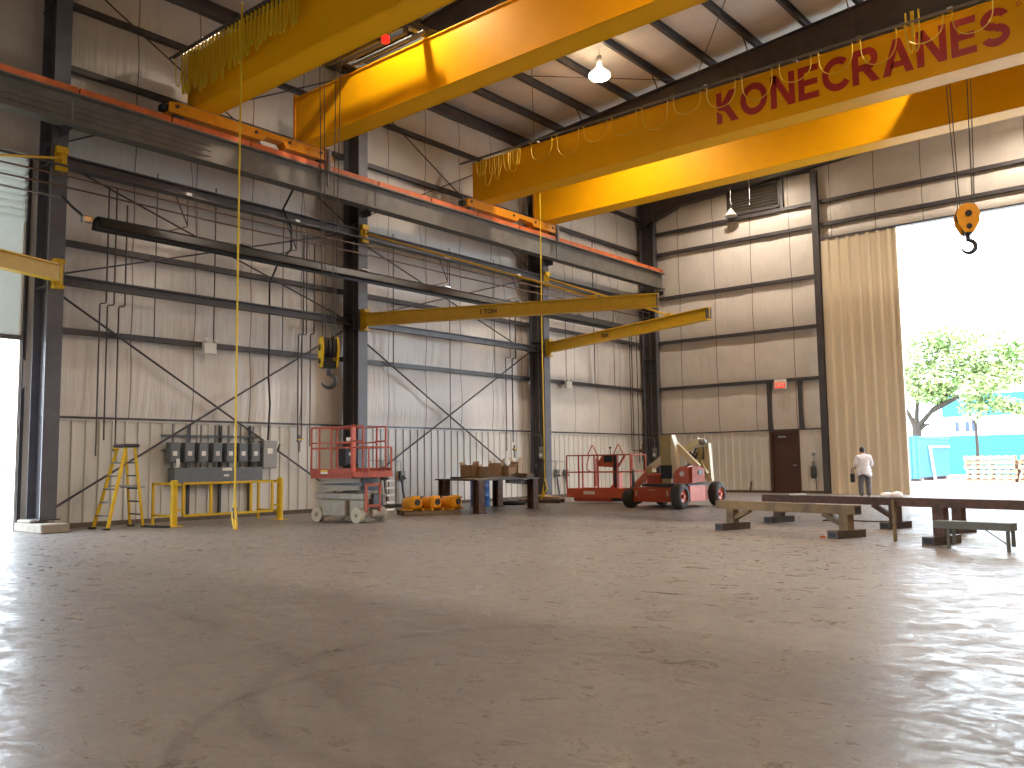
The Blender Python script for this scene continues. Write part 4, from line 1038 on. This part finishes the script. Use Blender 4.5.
# ------------------------------------------------------------------ steel trestles
def trestle(lb, A, B, zt=.56, m='rust_y', foot='dark_top', braces=True, fl=1.55, legs=(.14, .90), both=True, hb=.15, wb_=.18):
    """A, B: ends of the top beam on plan"""
    A, B = Vector((*A, 0)), Vector((*B, 0)); d = (B - A).normalized(); n = Vector((-d.y, d.x, 0))
    t = thing('steel_trestle', lb, 'trestle', tuple((A + B) / 2), 0, 'low steel trestles')
    zc = Vector((0, 0, zt - hb / 2)); MB().bar(A + zc, B + zc, wb_, hb).build('top_beam', m, t)
    MB().bar(A - d * .004 + zc, A + d * .002 + zc, wb_ - .05, hb - .05).bar(B - d * .002 + zc, B + d * .004 + zc, wb_ - .05, hb - .05).build('tube_opening', 'black', t)
    LL = (B - A).length
    for i, f in enumerate(legs):
        p = A + (B - A) * f; sgn = 1 if i == 0 else -1
        MB().bar(p + Vector((0, 0, .12)), p + Vector((0, 0, zt - hb)), .17, .15, up=tuple(n)).build('leg', m, t)
        if braces: MB().bar(p + Vector((0, 0, .20)) + d * sgn * .05, p + d * sgn * .42 + Vector((0, 0, zt - hb)), .10, .08).build('knee_brace', m, t)
        if foot:
            q = MB().bar(p - n * fl / 2 + Vector((0, 0, .06)), p + n * fl / 2 + Vector((0, 0, .06)), .19, .12).build('foot_tube', foot, t)
            MB().bar(p - n * (fl / 2 + .004) + Vector((0, 0, .06)), p - n * (fl / 2 - .002) + Vector((0, 0, .06)), .13, .07).build('tube_opening', 'black', q)
    return t
trestle('long low ochre steel trestle nearest the boom lift, in front of the others', (12.24, -17.45), (15.08, -18.32), .52, fl=.72, legs=(.11, .925))
trestle('rusty trestle behind the ochre one, with a small white disc on top', (12.18, -15.30), (15.9, -16.15), .55, m='rust', legs=(.09, .74), fl=.75, hb=.14)
trestle('thick rusty trestle running out of the right edge, carrying the dark bench end', (15.66, -18.45), (19.4, -19.4), .66, m='rust', legs=(.19, .86), braces=False, fl=.75, hb=.13)
trestle('rusty trestle standing behind the thick one near the back doorway', (15.7, -16.3), (19.6, -17.3), .56, m='rust', legs=(.10, .86), braces=False, fl=.75, hb=.13)
tag(MB().bar((15.70, -18.56, 0), (15.70, -18.56, .62), .10, .03, up=(1, 0, 0)).build('steel_bar', 'rust_y'), 'upright ochre flat bar leaning at the left end of the thick rusty trestle', 'bar')
tag(MB().lathe([(0, 0), (.16, 0), (.17, .015), (.15, .03), (0, .035)], (12.95, -15.46, .55), 20).build('white_disc', 'paper'), 'small white disc lying on the rusty trestle', 'disc')
t = thing('low_bench', 'short grey-green channel bench in front of the thick rusty trestle', 'bench', (17.0, -19.25, 0)); 
MB().bar((16.44, -19.15, .325), (17.44, -19.33, .325), .22, .10).build('seat', 'bench', t)
for (x, y) in ((16.62, -19.27), (17.38, -19.40)):
    MB().bar((x, y, 0), (x, y, .27), .05, .04, up=(1, 0, 0)).build('leg', 'bench', t); MB().bar((x + .03, y + .16, .06), (x + .03, y + .16, .27), .05, .04, up=(1, 0, 0)).build('leg', 'bench', t)
MB().bar((17.1, -19.3, .27), (17.36, -19.38, .10), .012).build('stay_wire', 'bench', t)
t = thing('paper_roll', 'small bundle of white plastic sheet on a stand behind the trestle', 'bundle', (11.9, -6.0, 0))
MB().cbox((11.9, -6.0, .05), (.6, .4, .10), bev=.01).build('base', 'wood', t)
MB().sphere((11.75, -6.0, .19), .16, 10, 7, (1.2, 1, .6)).sphere((12.02, -6.0, .20), .15, 10, 7, (1.2, 1, .7)).build('sheet', 'paper', t)
tag(MB().tube([(13.1, -14.6, .012), (13.5, -14.4, .012), (14.1, -14.5, .012), (14.4, -14.3, .012)], .012, 6).build('floor_cable', 'rust'), 'thin dark cable on the floor behind the ochre trestle', 'cable')
tag(MB().cbox((12.50, -15.30, .155), (.10, .16, .07), .3, bev=.02).build('spray_can', 'chrome'), 'small shiny tin resting on the foot of the trestle behind the ochre one', 'tin')
tag(MB().bar((14.60, -18.45, .015), (14.52, -18.48, .015), .05, .03).build('brick_chip', 'rail_o'), 'small orange piece on the floor beside the ochre trestle foot', 'scrap')

# ------------------------------------------------------------------ back wall fittings
t = thing('exit_sign', 'small lit red EXIT sign above the brown door', 'exit sign', (6.27, -.3, 4.0))
MB().cbox((6.27, -.28, 4.16), (.46, .10, .36), bev=.01).build('housing', 'white', t)
MB().box(6.06, 6.48, -.338, -.33, 4.0, 4.22).build('lit_panel', 'exit', t)
c = bpy.data.curves.new('w', 'FONT'); c.body = 'EXIT'; c.size = .19; c.extrude = .003; c.align_x = 'CENTER'; c.align_y = 'CENTER'; c.offset = .006
tmp = bpy.data.objects.new('w', c); COL.objects.link(tmp); me = bpy.data.meshes.new_from_object(tmp.evaluated_get(bpy.context.evaluated_depsgraph_get())); bpy.data.objects.remove(tmp)
o = bpy.data.objects.new('lettering', me); COL.objects.link(o); me.materials.append(M['label']); o.parent = t
o.matrix_local = WM[t].inverted() @ Matrix.Translation((6.27, -.344, 4.11)) @ Matrix.Rotation(PI / 2, 4, 'X'); WM[o] = WM[t]
t = thing('wall_louvre', 'wide slatted grey louvre high under the roof of the back wall', 'louvre', (5.46, -.12, 11.1))
MB().box(4.42, 6.52, -.22, -.08, 11.10, 11.17).box(4.42, 6.52, -.22, -.08, 12.10, 12.17).box(4.42, 4.48, -.22, -.08, 11.1, 12.17).box(6.46, 6.52, -.22, -.08, 11.1, 12.17).build('frame', 'steel', t)
mb = MB()
for k in range(8): mb.bar((4.48, -.14, 11.23 + k * .115), (6.46, -.14, 11.23 + k * .115), .10, .025, up=(0, -.6, .8))
mb.box(4.48, 6.46, -.10, -.09, 11.17, 12.1)
mb.build('slats', 'runway', t)
t = thing('flood_lamp', 'small bright metal lamp hanging in front of the louvre', 'lamp', (4.65, -.6, 11.1))
MB().cyl((4.65, -.6, 11.25), (4.65, -.6, 12.15), .02, 6).build('hanger', 'chrome', t)
MB().lathe([(.05, .30), (.10, .22), (.24, .02), (.26, 0), (.22, .01)], (4.65, -.6, 11.0), 16).build('reflector', 'label', t)
tag(MB().cyl((5.42, -.5, 11.3), (5.42, -.5, 12.35), .018, 6).build('hanger_rod', 'chrome'), 'thin bright rod hanging in front of the middle of the louvre', 'rod')
t = thing('fire_extinguisher', 'dark fire extinguisher on the liner panel right of the brown door', 'fire extinguisher', (7.42, -.28, .4))
MB().lathe([(0, .55), (.09, .57), (.11, .62), (.11, .95), (.06, 1.03), (.03, 1.05), (.03, 1.12), (0, 1.12)], (7.42, -.30, 0), 16).build('cylinder', 'dkgrey', t)
MB().tube([(7.42, -.30, 1.10), (7.46, -.36, 1.12), (7.52, -.34, .9), (7.50, -.32, .55), (7.52, -.30, .12)], .014, 6).build('hose', 'black', t)
MB().bar((7.38, -.32, 1.14), (7.50, -.38, 1.20), .03).build('trigger', 'dkgrey', t)
MB().cyl((7.42, -.24, 1.1), (7.42, -.24, 1.5), .012, 6).cbox((7.42, -.24, 1.45), (.10, .05, .10)).build('bracket', 'galv', t)
t = thing('broom', 'thin dark rod standing against the liner panel left of the brown door', 'rod', (4.9, -.3, 0))
MB().cyl((4.92, -.34, .02), (4.97, -.24, 1.15), .010, 6).build('handle', 'galv', t)
MB().bar((4.90, -.36, .0), (4.95, -.29, .45), .06, .05).build('head', 'rust', t)
t = thing('valve_station', 'small piping cross on the wall beside the corner column', 'valve', (.36, -1.2, 1.3))
MB().bar((.36, -1.5, 1.72), (.36, -.75, 1.74), .04).cyl((.36, -.8, 1.3), (.36, -.8, 2.0), .025, 8).build('pipe_cross', 'conduit', t)
MB().cyl((.40, -1.05, 1.73), (.48, -1.05, 1.73), .07, 12).build('hand_wheel', 'rust', t)
for lb, x, y, z in (('brass valve at the foot of the conduits left of the hanging hook', .38, -18.2, 1.95), ('brass valve at the foot of the conduits left of the third column', .38, -9.2, 1.75), ('brass valve at the foot of the conduits behind the stepladder', .38, -23.18, 1.7)):
    t = thing('pipe_valve', lb, 'valve', (x, y, z - .3))
    MB().cyl((x, y, z - .30), (x, y, z + .15), .035, 10).cbox((x, y, z), (.12, .12, .10), bev=.02).build('body', 'galv', t)
    MB().bar((x + .06, y - .10, z + .02), (x + .06, y + .10, z + .04), .03).build('lever', 'safety', t)
tag(MB().bar((2.05, -18.55, 0), (1.9, -18.50, .42), .08, .04).build('steel_offcut', 'rust'), 'short rusty bar standing on the floor left of the scissor lift', 'steel piece')

# ------------------------------------------------------------------ high-bay lamps
def lamp_at(x, y, lb):
    zb = 12.78
    t = thing('high_bay_lamp', lb, 'lamp', (x, y, zb), 0, 'high-bay lamps')
    MB().cyl((x, y, zb + .62), (x, y, deck(x) - .1), .012, 6).build('hanger', 'chrome', t)
    MB().lathe([(0, .64), (.08, .63), (.09, .46), (.06, .42)], (x, y, zb), 16).build('ballast_housing', 'label', t)
    MB().lathe([(.06, .42), (.08, .30), (.17, .20), (.31, .08), (.33, 0), (.26, -.07)], (x, y, zb), 24).build('glass_refractor', 'bulb', t)
    MB().sphere((x, y, zb + .14), .10, 12, 8, (1, 1, 1.5)).build('bulb', 'bulb', t)
    l = bpy.data.lights.new('high_bay_light', 'SPOT'); l.energy = LAMP; l.color = (1, .85, .69); l.spot_size = R(160); l.spot_blend = .7; l.shadow_soft_size = .12
    o = bpy.data.objects.new('high_bay_light', l); COL.objects.link(o); o.parent = t; o.location = (0, 0, -.12); WM[o] = WM[t]
LAMP = 1200
rows = {-3.05: 'in the row nearest the back wall', -11.4: 'in the row between the two bridge cranes', -19.75: 'over the nearest bridge crane', -36.5: 'in the row behind the viewer', -46: 'in the rearmost row'}
cols = {5.75: 'first from the left wall', 15.0: 'second from the left wall', 24.0: 'third from the left wall', 33.0: 'fourth from the left wall'}
for y, a in rows.items():
    for x, b in cols.items():
        if y == -46 and x in (15.0, 33.0): continue
        lb = 'bright glowing high-bay lamp seen between the two bridge cranes' if (x, y) == (5.75, -11.4) else 'high-bay lamp %s, %s' % (a, b)
        lamp_at(x, y, lb)

# ------------------------------------------------------------------ the person, seen from behind
def skin_obj(name, pts, edges, rad, m, parent, W, sub=2, root=0):
    me = bpy.data.meshes.new(name); o = bpy.data.objects.new(name, me); COL.objects.link(o)
    I = WM[parent].inverted()
    me.from_pydata([tuple(I @ (W @ Vector(p))) for p in pts], edges, [])
    sk = o.modifiers.new('skin', 'SKIN'); 
    if not me.skin_vertices: me.skin_vertices.new() if hasattr(me.skin_vertices, 'new') else None
    for i, v in enumerate(me.skin_vertices[0].data):
        r_ = rad[i]; v.radius = r_ if isinstance(r_, tuple) else (r_, r_); v.use_root = (i == root)
    ss = o.modifiers.new('subdivision', 'SUBSURF'); ss.levels = sub; ss.render_levels = sub
    me.materials.append(M[m]); o.parent = parent; WM[o] = WM[parent]; return o
PT = thing('person', 'person in white shirt and grey trousers, back turned, standing before the beige ribbed door', 'person', (10.60, -4.35, 0), R(40))
W = WM[PT] @ Matrix.Scale(.955, 4)
# local frame: +y is where the person faces (away from the viewer)
pts = [(0, 0, .92), (0, 0, 1.12), (0, .01, 1.30), (0, .02, 1.40), (0, .05, 1.47), (0, .10, 1.58),
       (.10, 0, .86), (.12, .02, .48), (.12, 0, .09), (.13, .12, .035),
       (-.10, 0, .86), (-.12, .03, .48), (-.12, 0, .09), (-.14, .12, .035),
       (.18, .02, 1.36), (.25, .02, 1.12), (.21, .22, 1.02), (.17, .30, 1.02),
       (-.18, .02, 1.36), (-.25, .02, 1.12), (-.22, .20, 1.00), (-.17, .28, 1.00)]
edges = [(0, 1), (1, 2), (2, 3), (3, 4), (4, 5), (0, 6), (6, 7), (7, 8), (8, 9), (0, 10), (10, 11), (11, 12), (12, 13), (3, 14), (14, 15), (15, 16), (16, 17), (3, 18), (18, 19), (19, 20), (20, 21)]
rad = [(.15, .10), (.13, .095), (.16, .10), (.11, .075), .055, .085, .085, .058, .042, .04, .085, .058, .042, .04, .055, .042, .034, .03, .055, .042, .034, .03]
body = skin_obj('body', pts, edges, rad, 'skin', PT, W)
for sg in (-1, 1):
    w = Vector((.17 * sg, .31, 1.01))
    hb_ = MB().sphere((w.x, w.y + .03, w.z), .04, 10, 7, (.9, 1.1, .45))
    for k, (a, ln) in enumerate(((-.028, .060), (-.010, .070), (.010, .066), (.028, .052))):
        b = w + Vector((a, .065, 0)); hb_.tube([b, b + Vector((0, ln * .5, -.004)), b + Vector((0, ln * .85, -.022)), b + Vector((0, ln, -.04))], .009, 6, [.010, .009, .008, .006])
    b = w + Vector((-sg * .035, .03, 0)); hb_.tube([b, b + Vector((-sg * .022, .025, -.005)), b + Vector((-sg * .026, .055, -.012))], .011, 6)
    LB(W, hb_, 'hand', 'skin', PT)
hd = MB().sphere((0, .115, 1.585), .095, 18, 12, (.82, 1.0, 1.18))
hd.sphere((0, .205, 1.555), .018, 8, 6, (.8, 1, 1.3))
for sg in (-1, 1): hd.sphere((sg * .082, .11, 1.58), .024, 8, 6, (.4, .9, 1.3))
hd_ = LB(W, hd, 'head', 'skin', PT)
LB(W, MB().sphere((0, .098, 1.612), .100, 18, 12, (.86, .98, 1.0)).sphere((0, .055, 1.565), .075, 14, 9, (.9, .8, 1.0)), 'hair', 'hair', PT)
for sg in (-1, 1): LB(W, MB().sphere((sg * .032, .200, 1.59), .010, 8, 6), 'eye', 'label', hd_)
LB(W, MB().bar((-.02, .202, 1.52), (.02, .202, 1.52), .006), 'mouth', 'red', hd_)
shirt = skin_obj('shirt', [(0, 0, .88), (0, 0, 1.05), (0, .0, 1.25), (0, .02, 1.40), (0, .04, 1.455), (.19, .02, 1.365), (.265, .02, 1.13), (.25, .10, 1.07), (-.19, .02, 1.365), (-.265, .02, 1.13), (-.25, .10, 1.07)],
    [(0, 1), (1, 2), (2, 3), (3, 4), (3, 5), (5, 6), (6, 7), (3, 8), (8, 9), (9, 10)], [(.20, .13), (.175, .12), (.195, .125), (.14, .10), .07, .085, .07, .066, .085, .07, .066], 'shirt', PT, W)
_sk = MB().lathe([(.185, 1.06), (.225, .95), (.24, .84), (.245, .77), (.235, .77), (.225, .84), (.18, .98)], (0, 0, 0), 24)
_sk.v = [(a, b * .80, c + (.05 * math.cos(3 * math.atan2(b, a)) if c < .78 else 0)) for a, b, c in _sk.v]
LB(W, _sk, 'shirt_tail', 'shirt', PT)
skin_obj('trousers', [(0, 0, .89), (.095, 0, .82), (.125, .02, .48), (.125, 0, .10), (-.095, 0, .82), (-.125, .03, .48), (-.125, 0, .10)],
    [(0, 1), (1, 2), (2, 3), (0, 4), (4, 5), (5, 6)], [(.15, .11), (.11, .11), .085, .078, (.11, .11), .085, .078], 'trouser', PT, W)
for sg in (-1, 1): LB(W, MB().sphere((sg * .13, .05, .045), .07, 12, 8, (.75, 1.7, .65)), 'shoe', 'black', PT)
t = thing('tool_pouch', 'black bag held at the left side of the person in the white shirt', 'bag', (10.29, -4.52, .53), R(40))
LB(WM[t], MB().cbox((0, 0, .13), (.13, .12, .28), bev=.03), 'pouch', 'black', t)
LB(WM[t], MB().tube([(-.04, 0, .26), (-.03, 0, .40), (.03, .05, .44), (.05, 0, .26)], .012, 6), 'strap', 'black', t)

# ------------------------------------------------------------------ outside
struct('ground', MB().box(-90, 90, .35, 120, -.35, -.02), 'asphalt')
struct('ground_left', MB().box(-90, -.3, -120, .35, -.35, -.06), 'asphalt')
struct('ground_right', MB().box(-.3, 90, -120, -50, -.35, -.06).box(40, 90, -50, .35, -.35, -.06), 'asphalt')
t = thing('waste_container', 'tall blue steel waste container standing in the yard beyond the doorway', 'container', (6.4, 19.8, -.06))
MB().box(5.25, 5.90, 18.9, 25.3, .18, 2.40).build('body', 'dump', t)
MB().box(5.2, 5.96, 18.88, 25.34, 2.36, 2.46).build('rim', 'dump2', t)
MB().box(5.2, 5.92, 18.78, 18.9, .12, 2.48).build('front_gate', 'dump2', t)  # paler blue puts the brighter light on this end into its colour
for x in (5.3, 5.55, 5.84): MB().box(x - .03, x + .03, 18.73, 18.78, .12, 2.48).build('gate_rib', 'dump', t)
MB().bar((6.0, 20.8, 1.88), (6.0, 25.0, 1.92), .07, .09).bar((6.0, 20.8, 1.92), (6.05, 21.4, .0), .08, .16).build('push_bar', 'paper', t)
for y in (19.3, 22.0, 24.6): MB().box(5.3, 5.88, y - .2, y + .2, -.06, .18).build('skid', 'rust', t)
# stacked pallets in the yard
g = 'pallets stacked in the yard'
LBP = ['bottom pallet of the left stack in the yard', 'second pallet from the ground in the left yard stack', 'third pallet from the ground in the left yard stack', 'fourth pallet from the ground in the left yard stack', 'fifth pallet from the ground in the left yard stack', 'topmost pallet of the left stack, jutting out to the left']
p0 = pallet('wooden_pallet', LBP[0], 9.75, 17.6, .05, 'pine', 2.3, 1.3, -.06, group=g)
LBQ = [s.replace('left', 'right') for s in LBP]; LBQ[5] = 'topmost slanting pallet of the right stack in the yard'
n_ = 0
for s, X in enumerate((9.75, 12.2)):
    for k in range(6):
        o = p0 if (s == 0 and k == 0) else copy_tree(p0)
        place(o, (X + (.04 * ((k * 7) % 3) - .03) - (.12 if (k == 5 and s == 0) else 0), 17.6 + .03 * ((k * 5) % 3), -.06 + k * (.235 if k else 0)), .05 + .04 * ((k * 3) % 4 - 1.5))
        o.scale = (1, 1, 1.75); o['label'] = (LBP if s == 0 else LBQ)[k]
# trees
def leaves(mb, c, r, n, size=.16):
    for _ in range(n):
        u = random.random() ** .45; th = random.uniform(0, 2 * PI); ph = math.acos(random.uniform(-1, 1))
        p = Vector((c[0] + r[0] * u * math.sin(ph) * math.cos(th), c[1] + r[1] * u * math.sin(ph) * math.sin(th), c[2] + r[2] * u * math.cos(ph)))
        a = Vector((random.gauss(0, 1), random.gauss(0, 1), random.gauss(0, .6))).normalized(); b = a.cross(Vector((random.gauss(0, 1), random.gauss(0, 1), random.gauss(0, 1)))).normalized()
        s = size * random.uniform(.6, 1.3)
        mb.v += [tuple(p - a * s), tuple(p + b * s * .45), tuple(p + a * s), tuple(p - b * s * .45)]
        k = len(mb.v) - 4; mb.f.append((k, k + 1, k + 2, k + 3)); mb.sm.append(False)
def tree(lb, x, y, h, trunk_r, branches, clumps, n):
    t = thing('leafy_tree', lb, 'tree', (x, y, -.06))
    tr = MB().tube([(x, y, -.06), (x + .05, y, h * .5), (x + .02, y, h)], .2, 9, [trunk_r * 1.25, trunk_r, trunk_r * .9]).build('trunk', 'bark', t)
    for br in branches:
        N_ = len(br); MB().tube(br, .1, 7, [trunk_r * .62 * (1 - .75 * k / (N_ - 1)) for k in range(N_)]).build('branch', 'bark', tr)
    mb = MB()
    for c, r in clumps: leaves(mb, c, r, n)
    mb.build('foliage', 'leaf', t)
tx, ty = 3.9, 26.0
tree('broad leafy tree rising behind the blue waste container', tx, ty, 3.3, .30,
     [[(tx, ty, 3.2), (tx - .5, ty, 4.3), (tx - .9, ty, 5.6)], [(tx, ty, 3.2), (tx + .15, ty, 4.6), (tx + .4, ty, 6.2)], [(tx, ty, 3.1), (tx + 1.0, ty, 4.2), (tx + 2.4, ty, 5.6), (tx + 4.4, ty, 7.0)], [(tx, ty, 2.9), (tx + .5, ty + .1, 3.3), (tx + .8, ty, 3.35)], [(tx + 1, ty, 4.2), (tx + 2.6, ty - .5, 4.9), (tx + 4.5, ty - .6, 5.6)]],
     [((tx - .6, ty, 6.2), (1.5, 1.6, 1.5)), ((tx + .8, ty, 7.4), (1.9, 1.8, 1.6)), ((tx + 2.6, ty, 6.6), (1.8, 1.6, 1.4)), ((tx + 4.2, ty, 7.6), (2.2, 1.6, 1.5)), ((tx + 4.6, ty, 6.0), (1.7, 1.5, .9)), ((tx + 1.2, ty, 5.3), (1.5, 1.3, .8)), ((tx + 6.4, ty, 7.0), (1.8, 1.5, 1.3)), ((tx + 2.0, ty, 8.6), (2.0, 1.6, 1.0))], 1150)
sx_, sy_ = 7.6, 24.5
tree('slim young tree with drooping leaves in front of the turquoise building', sx_, sy_, 3.4, .09,
     [[(sx_, sy_, 3.3), (sx_ + .3, sy_, 4.2), (sx_ + .9, sy_, 5.0)], [(sx_, sy_, 3.2), (sx_ - .4, sy_, 4.1)]],
     [((sx_, sy_, 4.4), (.9, .9, 1.1)), ((sx_ + 1.3, sy_, 4.3), (1.3, .9, .5)), ((sx_ + 2.6, sy_, 4.0), (1.1, .8, .35)), ((sx_ + .5, sy_, 5.4), (1.4, 1, .8))], 450)
t = thing('factory_building', 'low turquoise and white building across the yard', 'building', (12, 42, -.06))
MB().box(-1, 40, 40, 52, -.06, 2.9).build('lower_wall', 'bldblue', t)
MB().box(-1, 40, 40.1, 51, 2.9, 4.35).build('white_band', 'bldwhite', t)
MB().box(2.0, 40, 40.0, 52, 4.35, 6.0).build('upper_wall', 'bldblue', t)
for x in (3.0, 3.7, 4.15): MB().box(x - .14, x + .14, 40.02, 40.1, 3.2, 3.95).build('window', 'win', t)
# glimpse through the left doorway
t = thing('parked_trailer', 'pale teal trailer standing far outside the left doorway', 'trailer', (-22, -16, -.06))
MB().cbox((-22, -15.2, 2.2), (2.6, 4.2, 2.0), bev=.1).build('body', 'dump2', t)
MB().box(-21.6, -21.3, -17, -13.4, .6, 1.1).build('chassis', 'dkgrey', t)
for y in (-16.4, -14.2): MB().cyl((-20.9, y, .45), (-20.6, y, .45), .5, 18).build('wheel', 'tyre', t)

# ------------------------------------------------------------------ daylight
w = bpy.data.worlds.new('sky'); bpy.context.scene.world = w; w.use_nodes = True
nt = w.node_tree; bg = nt.nodes['Background']
tc = nt.nodes.new('ShaderNodeTexCoord'); sx = nt.nodes.new('ShaderNodeSeparateXYZ'); nt.links.new(tc.outputs['Generated'], sx.inputs[0])
cr = nt.nodes.new('ShaderNodeValToRGB'); cr.color_ramp.elements[0].color = (.82, .91, 1, 1); cr.color_ramp.elements[1].color = (.62, .80, 1, 1)
nt.links.new(sx.outputs[2], cr.inputs[0]); nt.links.new(cr.outputs[0], bg.inputs['Color']); bg.inputs['Strength'].default_value = 12.0
s = bpy.data.lights.new('sun', 'SUN'); s.energy = 6; s.angle = R(2); s.color = (1, .95, .86)
so = bpy.data.objects.new('sun', s); COL.objects.link(so); so.rotation_euler = (R(38), 0, R(28))

# ------------------------------------------------------------------ camera
f, pit, yaw, roll = 874.86, .091, .6985, -.0139
fw = Vector((-math.sin(yaw) * math.cos(pit), math.cos(yaw) * math.cos(pit), math.sin(pit)))
r_ = Vector((math.cos(yaw), math.sin(yaw), 0)); u_ = r_.cross(fw)
r2 = r_ * math.cos(roll) + u_ * math.sin(roll); u2 = -r_ * math.sin(roll) + u_ * math.cos(roll)
cam = bpy.data.cameras.new('camera'); co = bpy.data.objects.new('camera', cam); COL.objects.link(co)
mw = Matrix((r2, u2, -fw)).transposed().to_4x4(); mw.translation = (19.902, -32.533, 1.25); co.matrix_world = mw
cam.sensor_width = 36; cam.lens = f / 1024 * 36; cam.clip_end = 400
sc = bpy.context.scene; sc.camera = co
vs = sc.view_settings; sc.display_settings.display_device = 'sRGB'
vs.view_transform = 'Standard'; vs.look = 'None'; vs.gamma = 1; vs.exposure = .10; vs.use_curve_mapping = False
sc.cycles.use_denoising = True
sc.cycles.max_bounces = 8; sc.cycles.diffuse_bounces = 5; sc.cycles.glossy_bounces = 3; sc.cycles.sample_clamp_indirect = 6
